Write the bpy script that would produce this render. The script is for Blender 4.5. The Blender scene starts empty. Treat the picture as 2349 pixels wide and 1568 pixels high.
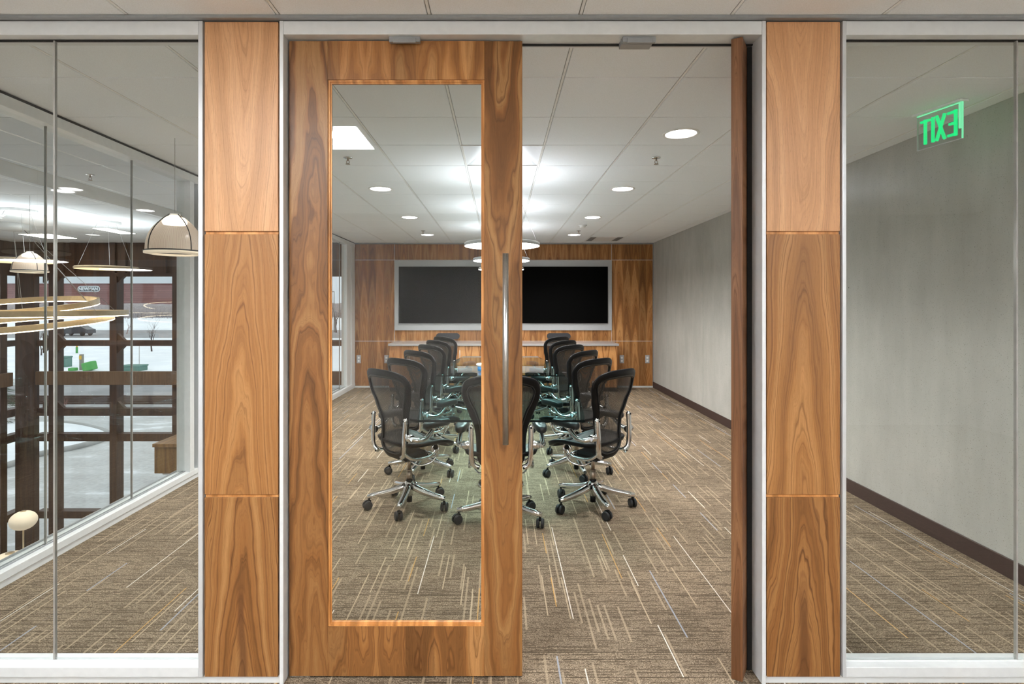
import bpy, math, random
from mathutils import Vector, Matrix, noise as mnoise
random.seed(7)
S = bpy.context.scene
C = S.collection
PI = math.pi

# ------------------------------------------------------------ camera, sky, exposure
cam_d = bpy.data.cameras.new('camera')
cam_d.sensor_width = 36.0
cam_d.lens = 36.0 * 1293.0 / 2349.0
cam_d.shift_x = (1174.5 - 1146.0) / 2349.0
cam_d.shift_y = -(784.0 - 700.0) / 2349.0
cam_d.clip_start = 0.02
cam_d.clip_end = 2000
cam = bpy.data.objects.new('camera', cam_d)
cam.location = (0, 0, 1.54)
cam.rotation_euler = (PI / 2, 0, 0)
C.objects.link(cam)
S.camera = cam
S.view_settings.view_transform = 'Standard'
S.view_settings.look = 'None'
S.view_settings.gamma = 1.0
S.view_settings.use_curve_mapping = False
S.view_settings.exposure = 1.32

W = bpy.data.worlds.new('overcast_sky')
S.world = W
W.use_nodes = True
wn = W.node_tree
bg = wn.nodes['Background']
tc = wn.nodes.new('ShaderNodeTexCoord')
sp = wn.nodes.new('ShaderNodeSeparateXYZ')
cr = wn.nodes.new('ShaderNodeValToRGB')
wn.links.new(tc.outputs['Generated'], sp.inputs[0])
wn.links.new(sp.outputs['Z'], cr.inputs[0])
wn.links.new(cr.outputs[0], bg.inputs['Color'])
cr.color_ramp.elements[0].color = (.66, .70, .78, 1)
cr.color_ramp.elements[1].color = (.95, .97, 1.0, 1)
cr.color_ramp.elements[1].position = .6
bg.inputs['Strength'].default_value = .57

L_DOWN = 9.0       # watts, recessed downlights
L_PEND = 20.0      # suspended discs, lower face
L_UP = 5.0        # suspended discs, upper face
L_TROF = 20.0      # corridor troffers, all but one added
L_ATR = 5.0        # reflected rectangles on the atrium ceiling

# ------------------------------------------------------------ node helpers
class NT:
    def __init__(s, name):
        s.m = bpy.data.materials.new(name)
        s.m.use_nodes = True
        s.t = s.m.node_tree
        s.t.nodes.clear()
        s.out = s.t.nodes.new('ShaderNodeOutputMaterial')
    def n(s, typ, **kw):
        nd = s.t.nodes.new(typ)
        for k, v in kw.items():
            setattr(nd, k, v)
        return nd
    def l(s, a, b):
        s.t.links.new(a, b)
    def put(s, sock, v):
        if isinstance(v, bpy.types.NodeSocket):
            s.l(v, sock)
        elif v is not None:
            sock.default_value = v
    def math(s, op, a, b=None, c=None, clamp=False):
        nd = s.n('ShaderNodeMath', operation=op, use_clamp=clamp)
        s.put(nd.inputs[0], a)
        s.put(nd.inputs[1], b)
        s.put(nd.inputs[2], c)
        return nd.outputs[0]
    def coords(s):
        t = s.n('ShaderNodeTexCoord')
        q = s.n('ShaderNodeSeparateXYZ')
        s.l(t.outputs['Object'], q.inputs[0])
        return t.outputs['Object'], q.outputs[0], q.outputs[1], q.outputs[2]
    def vec(s, x, y, z):
        c = s.n('ShaderNodeCombineXYZ')
        s.put(c.inputs[0], x); s.put(c.inputs[1], y); s.put(c.inputs[2], z)
        return c.outputs[0]
    def noise(s, v, scale=5, detail=2, rough=.5, dim='3D', w=None):
        nd = s.n('ShaderNodeTexNoise', noise_dimensions=dim)
        if v is not None and dim != '1D':
            s.l(v, nd.inputs['Vector'])
        if w is not None:
            s.put(nd.inputs['W'], w)
        nd.inputs['Scale'].default_value = scale
        nd.inputs['Detail'].default_value = detail
        nd.inputs['Roughness'].default_value = rough
        return nd.outputs['Fac'] if 'Fac' in nd.outputs else nd.outputs[0]
    def ramp(s, f, stops):
        r = s.n('ShaderNodeValToRGB')
        s.put(r.inputs[0], f)
        e = r.color_ramp.elements
        while len(e) < len(stops):
            e.new(.5)
        for i, (p, c) in enumerate(stops):
            e[i].position = p
            e[i].color = (c[0], c[1], c[2], 1) if len(c) == 3 else c
        return r.outputs[0]
    def mix(s, f, a, b, mode='MIX'):
        nd = s.n('ShaderNodeMix', data_type='RGBA', blend_type=mode)
        s.put(nd.inputs[0], f)
        for sock, v in ((nd.inputs[6], a), (nd.inputs[7], b)):
            if isinstance(v, tuple):
                v = (v[0], v[1], v[2], 1)
            s.put(sock, v)
        return nd.outputs[2]
    def bsdf(s, col, rough=.5, metal=0, spec=.5, bump=None, bstr=.1, bdist=.002):
        b = s.n('ShaderNodeBsdfPrincipled')
        if isinstance(col, tuple):
            col = (col[0], col[1], col[2], 1)
        s.put(b.inputs['Base Color'], col)
        s.put(b.inputs['Roughness'], rough)
        b.inputs['Metallic'].default_value = metal
        b.inputs['Specular IOR Level'].default_value = spec
        if bump is not None:
            bn = s.n('ShaderNodeBump')
            bn.inputs['Strength'].default_value = bstr
            bn.inputs['Distance'].default_value = bdist
            s.l(bump, bn.inputs['Height'])
            s.l(bn.outputs[0], b.inputs['Normal'])
        s.l(b.outputs[0], s.out.inputs[0])
        return b

def plain(name, col, rough=.5, metal=0, spec=.5, var=.06, scale=30):
    t = NT(name)
    v, x, y, z = t.coords()
    f = t.noise(v, scale, 3)
    lo = tuple(c * (1 - var) for c in col)
    hi = tuple(min(1, c * (1 + var)) for c in col)
    t.bsdf(t.ramp(f, [(.3, lo), (.7, hi)]), rough, metal, spec)
    return t.m

def emit(name, col, strength):
    t = NT(name)
    e = t.n('ShaderNodeEmission')
    e.inputs[0].default_value = (col[0], col[1], col[2], 1)
    e.inputs[1].default_value = strength
    t.l(e.outputs[0], t.out.inputs[0])
    return t.m

def glass(name, tint=(.97, .985, .98), ior=1.5, boost=1.0):
    t = NT(name)
    tr = t.n('ShaderNodeBsdfTransparent')
    tr.inputs[0].default_value = (*tint, 1)
    gl = t.n('ShaderNodeBsdfGlossy')
    gl.inputs[0].default_value = (boost, boost, boost, 1)
    gl.inputs[1].default_value = 0.0
    fr = t.n('ShaderNodeFresnel')
    fr.inputs[0].default_value = ior
    mx = t.n('ShaderNodeMixShader')
    ge = t.n('ShaderNodeNewGeometry')
    t.l(t.math('MULTIPLY', fr.outputs[0], t.math('SUBTRACT', 1.0, ge.outputs['Backfacing'])), mx.inputs[0])
    t.l(tr.outputs[0], mx.inputs[1])
    t.l(gl.outputs[0], mx.inputs[2])
    t.l(mx.outputs[0], t.out.inputs[0])
    return t.m

def wood(name, axis=0.0, zshift=0.0, seed=0.0, leaf=None, flip=1, tone=1.0, dark=1.0, wob=.5, bro=1.0, heart=None, freq=17.0, side=None, c1=(.47, .200, .058), c2=(.66, .33, .118), c3=(.17, .062, .016)):
    """walnut veneer: arched growth figure along z, optional book-matched leaves"""
    t = NT(name)
    v, x, y, z = t.coords()
    if leaf:
        li = t.math('FLOOR', t.math('DIVIDE', x, leaf * 2))
        px = t.math('PINGPONG', t.math('ADD', x, 40.0 * leaf), leaf)
        xx = t.math('SUBTRACT', px, leaf * .45)
        wnz = t.n('ShaderNodeTexWhiteNoise', noise_dimensions='1D')
        t.l(li, wnz.inputs['W'])
        sd = t.math('ADD', seed, t.math('MULTIPLY', wnz.outputs[0], 3.0))
    else:
        xx = t.math('MULTIPLY', t.math('SUBTRACT', y, .022), side) if side else t.math('SUBTRACT', x, axis)
        sd = seed
    zz = t.math('MULTIPLY', t.math('ADD', z, zshift), flip)
    dn = t.noise(t.vec(t.math('MULTIPLY', xx, 4.0), sd, t.math('MULTIPLY', zz, .9)), 2.2, 3, .55)
    dn2 = t.noise(t.vec(t.math('MULTIPLY', xx, 2.0), t.math('ADD', sd, 9.0), t.math('MULTIPLY', zz, .5)), 3.0, 1, .5)
    xs = t.math('ADD', xx, t.math('MULTIPLY', t.math('SUBTRACT', dn2, .5), .09))
    ax = t.math('ABSOLUTE', xs)
    para = t.math('DIVIDE', t.math('MULTIPLY', xs, xs), t.math('ADD', ax, .05))
    f = t.math('ADD', t.math('MULTIPLY', zz, .55), t.math('MULTIPLY', para, 8.0))
    f = t.math('ADD', f, t.math('MULTIPLY', dn, wob))
    f = t.math('ADD', f, sd)
    ring = t.noise(None, freq, 3.0, .62, '1D', f)
    broad = t.noise(None, 3.2, 1.5, .5, '1D', t.math('ADD', f, 31.0))
    fib = t.noise(t.vec(t.math('MULTIPLY', x, 420), t.math('MULTIPLY', y, 420), t.math('MULTIPLY', z, 9)), 1.0, 3, .6)
    pore = t.noise(t.vec(t.math('MULTIPLY', x, 900), t.math('MULTIPLY', y, 900), t.math('MULTIPLY', z, 45)), 1.0, 1, .5)
    cm_ = tuple((a + b) * .5 for a, b in zip(c1, c2))
    mx3 = lambda c: tuple(m_ + (a - m_) * bro for a, m_ in zip(c, cm_))
    col = t.ramp(broad, [(.33, mx3(tuple(a * .72 for a in c1))), (.47, mx3(c1)), (.66, mx3(c2))])
    vein = t.ramp(ring, [(.27, (1, 1, 1)), (.42, (.32, .32, .32)), (.56, (0, 0, 0))])
    col = t.mix(t.math('MULTIPLY', vein, .80 * dark), col, c3)
    col = t.mix(.42, col, t.ramp(fib, [(.25, (.42, .37, .33)), (.75, (1, 1, 1))]), 'MULTIPLY')
    col = t.mix(t.math('MULTIPLY', t.math('LESS_THAN', pore, .34), .28), col, c3)
    if heart:
        # dark heartwood streak down the middle of the leaf
        hn = t.noise(t.vec(t.math('MULTIPLY', x, 14), 4.0, t.math('MULTIPLY', z, 2.2)), 1.0, 3, .6)
        hw_ = t.math('ADD', heart[0], t.math('MULTIPLY', t.math('SUBTRACT', hn, .5), .07))
        hx = t.math('ABSOLUTE', t.math('ADD', xs, t.math('MULTIPLY', t.math('SUBTRACT', dn, .5), .05)))
        hm = t.math('MULTIPLY', t.math('SUBTRACT', 1.0, t.math('SMOOTH_MAX', 0, t.math('DIVIDE', hx, hw_), .2), None, True), 1.6, None, True)
        hz = t.math('MULTIPLY', t.math('SUBTRACT', heart[1], z), 6.0, None, True)
        col = t.mix(t.math('MULTIPLY', t.math('MULTIPLY', hm, hz), .75), col, (.17, .065, .022))
    if leaf:
        lb = t.n('ShaderNodeTexWhiteNoise', noise_dimensions='1D')
        t.l(t.math('FLOOR', t.math('DIVIDE', x, leaf)), lb.inputs['W'])
        k = t.math('ADD', .8, t.math('MULTIPLY', lb.outputs[0], .4))
        col = t.mix(1.0, col, t.vec(k, k, k), 'MULTIPLY')
    if tone != 1.0:
        col = t.mix(1.0, col, (tone, tone, tone), 'MULTIPLY')
    t.bsdf(col, .42, 0, .35, fib, .04, .001)
    return t.m

def carpet():
    t = NT('striated_carpet_tile')
    v, x, y, z = t.coords()
    sp1 = t.noise(v, 170, 2, .8)
    sp2 = t.noise(t.vec(t.math('MULTIPLY', x, 70), t.math('MULTIPLY', y, 220), 0), 1, 2, .6)
    patch = t.noise(t.vec(x, t.math('MULTIPLY', y, 1.6), 0), 2.4, 3, .6)
    base = t.ramp(sp1, [(.32, (.085, .065, .040)), (.5, (  .285, .216, .150)), (.66, (.52, .415, .305))])
    base = t.mix(t.math('MULTIPLY', t.ramp(sp2, [(.36, (1, 1, 1)), (.47, (0, 0, 0))]), .55), base, (.07, .05, .03))
    sp3 = t.noise(t.vec(t.math('MULTIPLY', x, 45), t.math('MULTIPLY', y, 95), 0), 1, 3, .7)
    base = t.mix(.65, base, t.ramp(sp3, [(.36, (.42, .40, .36)), (.5, (.85, .85, .85)), (.66, (1, 1, 1))]), 'MULTIPLY')
    k = t.math('ADD', .60, t.math('MULTIPLY', patch, .60))
    base = t.mix(1.0, base, t.vec(k, k, k), 'MULTIPLY')
    # random value for every half metre tile
    ti = t.n('ShaderNodeTexWhiteNoise', noise_dimensions='2D')
    t.l(t.vec(t.math('FLOOR', t.math('DIVIDE', x, .5)), t.math('FLOOR', t.math('DIVIDE', y, .5)), 0), ti.inputs['Vector'])
    k2 = t.math('ADD', .90, t.math('MULTIPLY', ti.outputs[0], .20))
    base = t.mix(1.0, base, t.vec(k2, k2, k2), 'MULTIPLY')
    def layer(base, a, b, w, L, thr, frac, col, amt, off):
        u = t.math('ADD', t.math('DIVIDE', a, w), off)
        iu = t.math('FLOOR', u)
        fu = t.math('FRACT', u)
        r1 = t.n('ShaderNodeTexWhiteNoise', noise_dimensions='1D')
        t.l(iu, r1.inputs['W'])
        vv = t.math('ADD', t.math('DIVIDE', b, L), t.math('MULTIPLY', r1.outputs[0], 17.0))
        r2 = t.n('ShaderNodeTexWhiteNoise', noise_dimensions='2D')
        t.l(t.vec(iu, t.math('FLOOR', vv), off), r2.inputs['Vector'])
        m = t.math('GREATER_THAN', r2.outputs[0], thr)
        m = t.math('MULTIPLY', m, t.math('LESS_THAN', fu, frac))
        m = t.math('MULTIPLY', m, t.math('ADD', .45, t.math('MULTIPLY', sp1, 1.0), None, True))
        return t.mix(t.math('MULTIPLY', m, amt), base, col)
    base = layer(base, y, x, .017, .055, .60, .5, (.06, .045, .028), .55, 1.9)
    base = layer(base, y, x, .030, .28, .72, .22, (.05, .036, .022), .65, 3.3)
    base = layer(base, y, x, .5, .9, .0, .012, (.05, .036, .022), .6, 7.0)
    base = layer(base, x, y, .034,   .30, .78, .30, (.44, .345, .24), .55, .37)
    base = layer(base, x, y, .055, .42, .82, .12, (.50, .39, .27), .75, 11.7)
    base = layer(base, x, y, .40, .38, .60, .013, (.72, .66, .60), .9, 5.1)
    base = layer(base, x, y, .40, .31, .66, .014, (.55, .31, .10), .8, 8.28)
    base = layer(base, x, y, .62, .33, .6, .012, (.32, .35, .41), .85, 2.6)
    t.bsdf(base, .95, 0, .08, sp1, .5, .004)
    return t.m

def concrete():
    t = NT('cast_concrete')
    v, x, y, z = t.coords()
    a = t.noise(v, 1.3, 5, .6)
    b = t.noise(t.vec(x, y, t.math('MULTIPLY', z, .25)), 6, 4, .6)
    sp = t.noise(v, 160, 2, .6)
    col = t.ramp(a, [(.3, (.37, .365, .33)), (.7, (.48, .475, .44))])
    col = t.mix(.35, col, t.ramp(b, [(.3, (.34, .335, .305)), (.7, (.53, .525, .485))]))
    col = t.mix(t.ramp(sp, [(.30, (1, 1, 1)), (.36, (0, 0, 0))]), col, (.24, .23, .19))
    vr = t.n('ShaderNodeTexVoronoi', feature='F1')
    vr.inputs['Scale'].default_value = 3.2
    t.l(v, vr.inputs['Vector'])
    col = t.mix(t.math('LESS_THAN', vr.outputs['Distance'], .018), col, (.10, .095, .08))
    t.bsdf(col, .8, 0, .25, sp, .15, .002)
    return t.m

def tile_mat():
    t = NT('mineral_ceiling_tile')
    v, x, y, z = t.coords()
    sp = t.noise(v, 220, 2, .6)
    col = t.ramp(sp, [(.3, (.83, .85, .87)), (.6, (.895, .925, .96))])
    t.bsdf(col, .9, 0, .1, sp, .2, .001)
    return t.m

def mesh_fabric(name, holes=.42, period=.0085):
    t = NT(name)
    v, x, y, z = t.coords()
    st = t.math('GREATER_THAN', t.math('FRACT', t.math('DIVIDE', t.math('ADD', x, 5.0), period)), 1 - holes)
    n = t.noise(v, 400, 1)
    st = t.math('MULTIPLY', st, .9)
    b = t.n('ShaderNodeBsdfPrincipled')
    t.l(t.ramp(n, [(.3, (.010, .0095, .009)), (.7, (.030, .028, .026))]), b.inputs['Base Color'])
    b.inputs['Roughness'].default_value = .45
    tr = t.n('ShaderNodeBsdfTransparent')
    mx = t.n('ShaderNodeMixShader')
    t.l(st, mx.inputs[0])
    t.l(b.outputs[0], mx.inputs[1])
    t.l(tr.outputs[0], mx.inputs[2])
    t.l(mx.outputs[0], t.out.inputs[0])
    return t.m

def snow_mat():
    t = NT('snow_cover')
    v, x, y, z = t.coords()
    a = t.noise(v, .5, 5, .6)
    t.bsdf(t.ramp(a, [(.25, (.74, .78, .84)), (.7, (.92, .94, .97))]), .8, 0, .2, a, .5, .1)
    return t.m

def ice_mat():
    t = NT('icy_driveway')
    v, x, y, z = t.coords()
    a = t.noise(t.vec(x, t.math('MULTIPLY', y, 2.2), 0), .55, 6, .65)
    b = t.noise(v, 9, 4, .6)
    col = t.ramp(a, [(.35, (.34, .34, .34)), (.55, (.46, .47, .47)), (.66, (.82, .85, .88))])
    col = t.mix(.25, col, t.ramp(b, [(.3, (.3, .29, .27)), (.7, (.75, .76, .78))]))
    t.bsdf(col, .45, 0, .4)
    return t.m

def brick_mat():
    t = NT('red_brick')
    v, x, y, z = t.coords()
    b = t.n('ShaderNodeTexBrick')
    t.l(t.vec(x, z, 0), b.inputs['Vector'])
    b.inputs['Scale'].default_value = .35
    b.inputs['Color1'].default_value = (.24, .115, .105, 1)
    b.inputs['Color2'].default_value = (.29, .145, .135, 1)
    b.inputs['Mortar'].default_value = (.18, .09, .085, 1)
    b.inputs['Row Height'].default_value = .28
    b.inputs['Brick Width'].default_value = 4.0
    t.bsdf(b.outputs[0], .9, 0, .1)
    return t.m

def timber(name, a, b):
    t = NT(name)
    v, x, y, z = t.coords()
    f = t.noise(t.vec(t.math('MULTIPLY', x, 30), t.math('MULTIPLY', y, 30), t.math('MULTIPLY', z, 2)), 1, 4, .6)
    t.bsdf(t.ramp(f, [(.3, a), (.7, b)]), .5, 0, .3)
    return t.m

M = dict(
    carpet=carpet(), concrete=concrete(), tile=tile_mat(), snow=snow_mat(), ice=ice_mat(), brick=brick_mat(),
    grid=plain('ceiling_grid_shadow', (.34, .34, .33), .5),
    shadowgap=plain('dark_shadow_gap', (.03, .03, .03), .7),
    alu=plain('satin_aluminium_paint', (.70, .715, .72), .38, .1, .5, .03),
    alud=plain('grey_aluminium_edge', (.33, .34, .35), .35, .4),
    alul=plain('bright_anodised_edge', (.62, .635, .65), .3, .3, .5, .02),
    gasket=plain('black_brush_seal', (.012, .012, .012), .9),
    glass=glass('clear_glass'),
    glassd=glass('door_glass', (.95, .965, .955), 1.5, .95),
    glasst=glass('green_table_glass', (.76, .915, .91), 1.6),
    glasse=plain('dark_green_glass_edge', (.002, .006, .006), .5, 0, .15),
    joint=plain('glass_joint_edge', (.42, .41, .39), .25, .3),
    chrome=plain('polished_aluminium', (.80, .80, .81), .13, 1.0, .5, .03),
    steel=plain('brushed_stainless', (.62, .62, .62), .28, 1.0, .5, .05, 120),
    bronze=plain('gas_lift_bronze', (.35, .28, .22), .3, .9),
    blk=plain('black_plastic', (.005, .005, .0055), .42, 0, .2),
    rubber=plain('black_rubber', (.02, .021, .023), .55, 0, .4),
    pad=plain('armrest_black', (.016, .017, .018), .36, 0, .5),
    seatm=mesh_fabric('woven_seat_mesh', .15, .006),
    backm=mesh_fabric('woven_back_mesh', .22, .0085),
    screen=plain('black_display_glass', (.0008, .0008, .0008), .6, 0, .05),
    tvframe=plain('grey_backpainted_glass', (.42, .43, .44), .18, 0, .6, .02),
    counter=plain('grey_quartz_counter', (.36, .34, .33), .25, 0, .5, .12, 200),
    cloth=plain('charcoal_speaker_cloth', (.035, .037, .042), .8),
    base=plain('brown_rubber_base', (.045, .025, .022), .5),
    wallw=plain('painted_grey_white_wall', (.62, .61, .58), .8),
    white=plain('white_enamel', (.85, .85, .84), .35),
    outlet=plain('grey_outlet_plate', (.42, .42, .43), .5),
    wire=plain('grey_suspension_wire', (.35, .34, .33), .4, .6),
    brown=timber('dark_stained_timber', (.028, .010, .004), (.070, .030, .013)),
    brownl=timber('brown_timber_rail', (.095, .055, .030), (.16, .10, .058)),
    green=plain('green_utility_paint', (.10, .22, .18), .6, 0, .3, .1),
    lime=plain('bright_green_lid', (.10, .38, .10), .6, 0, .3, .1),
    bark=plain('wet_bark', (.10, .08, .075), .9),
    twig=plain('grey_brush_twigs', (.33, .29, .29), .95, 0, .1, .2, 3),
    needle=plain('evergreen_needles', (.05, .08, .04), .9),
    redleaf=plain('russet_leaves', (.30, .15, .12), .9),
    asphalt=plain('wet_asphalt', (.26, .26, .27), .6, 0, .3, .2, .6),
    paraw=plain('white_metal_fascia', (.70, .74, .77), .5),
    signd=plain('sign_dark_panel', (.10, .12, .14), .5),
    signw=plain('sign_white_letters', (.9, .92, .93), .5),
    orange=plain('orange_tape', (.75, .45, .06), .6),
    postw=plain('weathered_post', (.30, .28, .25), .8),
    carp=plain('dark_car_paint', (.03, .035, .045), .25),
    can=plain('blue_can_print', (.03, .25, .62), .35),
    brass=plain('champagne_ring_metal', (.55, .42, .26), .35, .7),
    slab=plain('concrete_slab_edge', (.35, .35, .34), .8),
    lobby=plain('lobby_floor_tile', (.22, .18, .15), .4),
)
M['emdown'] = emit('downlight_lens_glow', (1.0, .97, .93), 8.0)
M['empend'] = emit('pendant_diffuser_glow', (1.0, .98, .96), L_PEND)
M['emup'] = emit('pendant_uplight_glow', (.93, .965, 1.0), L_UP)
M['emup_added'] = emit('added_corridor_uplight', (.93, .97, 1.0), 20.0)
M['emtrof'] = emit('troffer_lens_glow', (.93, .97, 1.0), L_TROF)
M['ematr'] = emit('atrium_reflection_glow', (1.0, .93, .82), L_ATR)
M['emring'] = emit('ring_led_glow', (1.0, .82, .58), 7.0)
M['emdisc'] = emit('warm_disc_glow', (1.0, .78, .45), .62)
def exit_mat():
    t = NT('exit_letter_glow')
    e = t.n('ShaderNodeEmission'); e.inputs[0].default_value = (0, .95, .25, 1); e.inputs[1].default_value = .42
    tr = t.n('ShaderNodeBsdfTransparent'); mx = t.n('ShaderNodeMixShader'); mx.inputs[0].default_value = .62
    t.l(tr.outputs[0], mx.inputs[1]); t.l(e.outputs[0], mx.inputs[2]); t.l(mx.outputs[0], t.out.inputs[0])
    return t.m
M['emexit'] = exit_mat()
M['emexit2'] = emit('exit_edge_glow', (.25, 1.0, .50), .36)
M['embulb'] = emit('bulb_glow', (1.0, .93, .82), 2.2)
M['emtail'] = emit('tail_lamp_glow', (1.0, .05, .04), 1.2)
def shade_mat():
    t = NT('globe_shade')
    v, x, y, z = t.coords()
    b = t.bsdf((.85, .72, .55), .6)
    b.inputs['Emission Color'].default_value = (1, .85, .66, 1)
    b.inputs['Emission Strength'].default_value = .12
    return t.m
M['globe'] = shade_mat()
def prism_mat():
    t = NT('ribbed_acrylic_shade')
    v, x, y, z = t.coords()
    ang = t.math('ARCTAN2', y, x)
    st = t.math('ADD', .5, t.math('MULTIPLY', t.math('SINE', t.math('MULTIPLY', ang, 200)), .5))
    tr = t.n('ShaderNodeBsdfTransparent')
    tr.inputs[0].default_value = (.9, .84, .78, 1)
    b = t.n('ShaderNodeBsdfPrincipled')
    t.l(t.ramp(st, [(0, (.62, .53, .47)), (1, (.80, .71, .64))]), b.inputs['Base Color'])
    b.inputs['Roughness'].default_value = .2
    tl = t.n('ShaderNodeBsdfTranslucent')
    tl.inputs[0].default_value = (.95, .82, .7, 1)
    m1 = t.n('ShaderNodeMixShader'); m1.inputs[0].default_value = .5
    t.l(b.outputs[0], m1.inputs[1]); t.l(tl.outputs[0], m1.inputs[2])
    m2 = t.n('ShaderNodeMixShader')
    t.l(t.math('ADD', .38, t.math('MULTIPLY', st, .3)), m2.inputs[0])
    t.l(tr.outputs[0], m2.inputs[1]); t.l(m1.outputs[0], m2.inputs[2])
    t.l(m2.outputs[0], t.out.inputs[0])
    return t.m
M['prism'] = prism_mat()
def film_mat(name, col, alpha):
    t = NT(name)
    tr = t.n('ShaderNodeBsdfTransparent')
    b = t.n('ShaderNodeBsdfDiffuse'); b.inputs[0].default_value = (*col, 1)
    mx = t.n('ShaderNodeMixShader'); mx.inputs[0].default_value = alpha
    t.l(tr.outputs[0], mx.inputs[1]); t.l(b.outputs[0], mx.inputs[2])
    t.l(mx.outputs[0], t.out.inputs[0])
    return t.m
M['film'] = film_mat('frosted_film', (.88, .88, .87), .45)
M['filmd'] = film_mat('grey_film_print', (.22, .22, .22), .55)
M['acrylic'] = glass('clear_acrylic_sign', (.93, .97, .95), 1.45)

# ------------------------------------------------------------ mesh builder
class MB:
    def __init__(s):
        s.v = []; s.f = []; s.mi = []; s.sm = []
    def add(s, vs, fs, mi=0, smooth=False):
        o = len(s.v)
        s.v += [tuple(p) for p in vs]
        s.f += [tuple(i + o for i in f) for f in fs]
        s.mi += [mi] * len(fs)
        s.sm += [smooth] * len(fs)
        return s
    def box(s, a, b, mi=0, bev=0):
        x0, y0, z0 = [min(a[i], b[i]) for i in range(3)]
        x1, y1, z1 = [max(a[i], b[i]) for i in range(3)]
        if bev:
            e = min(bev, (x1 - x0) * .45, (y1 - y0) * .45, (z1 - z0) * .45)
            vs = []
            X, Y, Z = (x0, x1), (y0, y1), (z0, z1)
            idx = {}
            for ix in (0, 1):
                for iy in (0, 1):
                    for iz in (0, 1):
                        for ax in (0, 1, 2):
                            p = [X[ix], Y[iy], Z[iz]]
                            sg = [e if ix == 0 else -e, e if iy == 0 else -e, e if iz == 0 else -e]
                            for k in range(3):
                                if k != ax:
                                    p[k] += sg[k]
                            idx[(ix, iy, iz, ax)] = len(vs)
                            vs.append(p)
            fs = []
            for ax in range(3):
                o1, o2 = (ax + 1) % 3, (ax + 2) % 3
                for s_ in (0, 1):
                    q = []
                    for (u, w) in ((0, 0), (1, 0), (1, 1), (0, 1)):
                        k = [0, 0, 0]; k[ax] = s_; k[o1] = u; k[o2] = w
                        q.append(idx[(k[0], k[1], k[2], ax)])
                    fs.append(tuple(q if s_ else q[::-1]))
            for ax in range(3):            # edges running along ax
                o1, o2 = (ax + 1) % 3, (ax + 2) % 3
                for u in (0, 1):
                    for w in (0, 1):
                        def key(s_, face):
                            k = [0, 0, 0]; k[ax] = s_; k[o1] = u; k[o2] = w
                            return idx[(k[0], k[1], k[2], face)]
                        q = [key(0, o1), key(1, o1), key(1, o2), key(0, o2)]
                        fs.append(tuple(q if (u == w) else q[::-1]))
            for ix in (0, 1):
                for iy in (0, 1):
                    for iz in (0, 1):
                        q = [idx[(ix, iy, iz, a_)] for a_ in range(3)]
                        fs.append(tuple(q if (ix + iy + iz) % 2 else q[::-1]))
            return s.add(vs, fs, mi)
        vs = [(x0, y0, z0), (x1, y0, z0), (x1, y1, z0), (x0, y1, z0), (x0, y0, z1), (x1, y0, z1), (x1, y1, z1), (x0, y1, z1)]
        fs = [(0, 3, 2, 1), (4, 5, 6, 7), (0, 1, 5, 4), (1, 2, 6, 5), (2, 3, 7, 6), (3, 0, 4, 7)]
        return s.add(vs, fs, mi)
    def sweep(s, pts, U, V, prof, closed=False, mi=0, smooth=True, cap=True):
        n, k = len(pts), len(prof)
        vs = []
        for i, p in enumerate(pts):
            pr = prof[i] if isinstance(prof[0][0], (tuple, list)) else prof
            k = len(pr)
            for (a, b) in pr:
                vs.append(Vector(p) + U[i] * a + V[i] * b)
        fs = []
        for i in range(n if closed else n - 1):
            j = (i + 1) % n
            for q in range(k):
                r = (q + 1) % k
                fs.append((i * k + q, i * k + r, j * k + r, j * k + q))
        s.add(vs, fs, mi, smooth)
        if cap and not closed:
            o = len(s.v) - len(vs)
            s.f += [tuple(o + q for q in range(k))[::-1], tuple(o + (n - 1) * k + q for q in range(k))]
            s.mi += [mi, mi]; s.sm += [False, False]
        return s
    def tube(s, pts, r, n=10, closed=False, mi=0, flat=1.0, up=None, cap=True):
        pts = [Vector(p) for p in pts]
        N = len(pts)
        R = r if isinstance(r, (list, tuple)) else [r] * N
        U = []; V = []
        prev = None
        for i in range(N):
            if closed:
                t = pts[(i + 1) % N] - pts[i - 1]
            else:
                t = pts[min(i + 1, N - 1)] - pts[max(i - 1, 0)]
            t.normalize()
            if up is not None:
                u = t.cross(Vector(up))
                if u.length < 1e-4: u = t.orthogonal()
            elif prev is None:
                u = t.orthogonal()
            else:
                u = prev - t * prev.dot(t)
            u.normalize(); prev = u
            U.append(u); V.append(t.cross(u).normalized())
        prof = [[(math.cos(2 * PI * q / n) * R[i], math.sin(2 * PI * q / n) * R[i] * flat) for q in range(n)] for i in range(N)]
        return s.sweep(pts, U, V, prof, closed, mi, True, cap)
    def cyl(s, a, b, r, n=16, mi=0, r2=None):
        return s.tube([a, b], [r, r2 if r2 is not None else r], n, mi=mi)
    def lathe(s, prof, c=(0, 0, 0), n=24, mi=0, smooth=True):
        vs = []; fs = []
        k = len(prof)
        for i in range(n):
            a = 2 * PI * i / n
            for (r, z) in prof:
                vs.append((c[0] + r * math.cos(a), c[1] + r * math.sin(a), c[2] + z))
        for i in range(n):
            j = (i + 1) % n
            for q in range(k - 1):
                fs.append((i * k + q, j * k + q, j * k + q + 1, i * k + q + 1))
        return s.add(vs, fs, mi, smooth)
    def prism(s, poly, z0, z1, mi=0, mis=None):
        n = len(poly)
        vs = [(p[0], p[1], z0) for p in poly] + [(p[0], p[1], z1) for p in poly]
        s.add(vs, [tuple(range(n))[::-1], tuple(range(n, 2 * n))], mi)
        return s.add(vs, [(i, (i + 1) % n, n + (i + 1) % n, n + i) for i in range(n)], mi if mis is None else mis)
    def xform(s, m):
        s.v = [tuple(m @ Vector(p)) for p in s.v]
        return s
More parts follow.
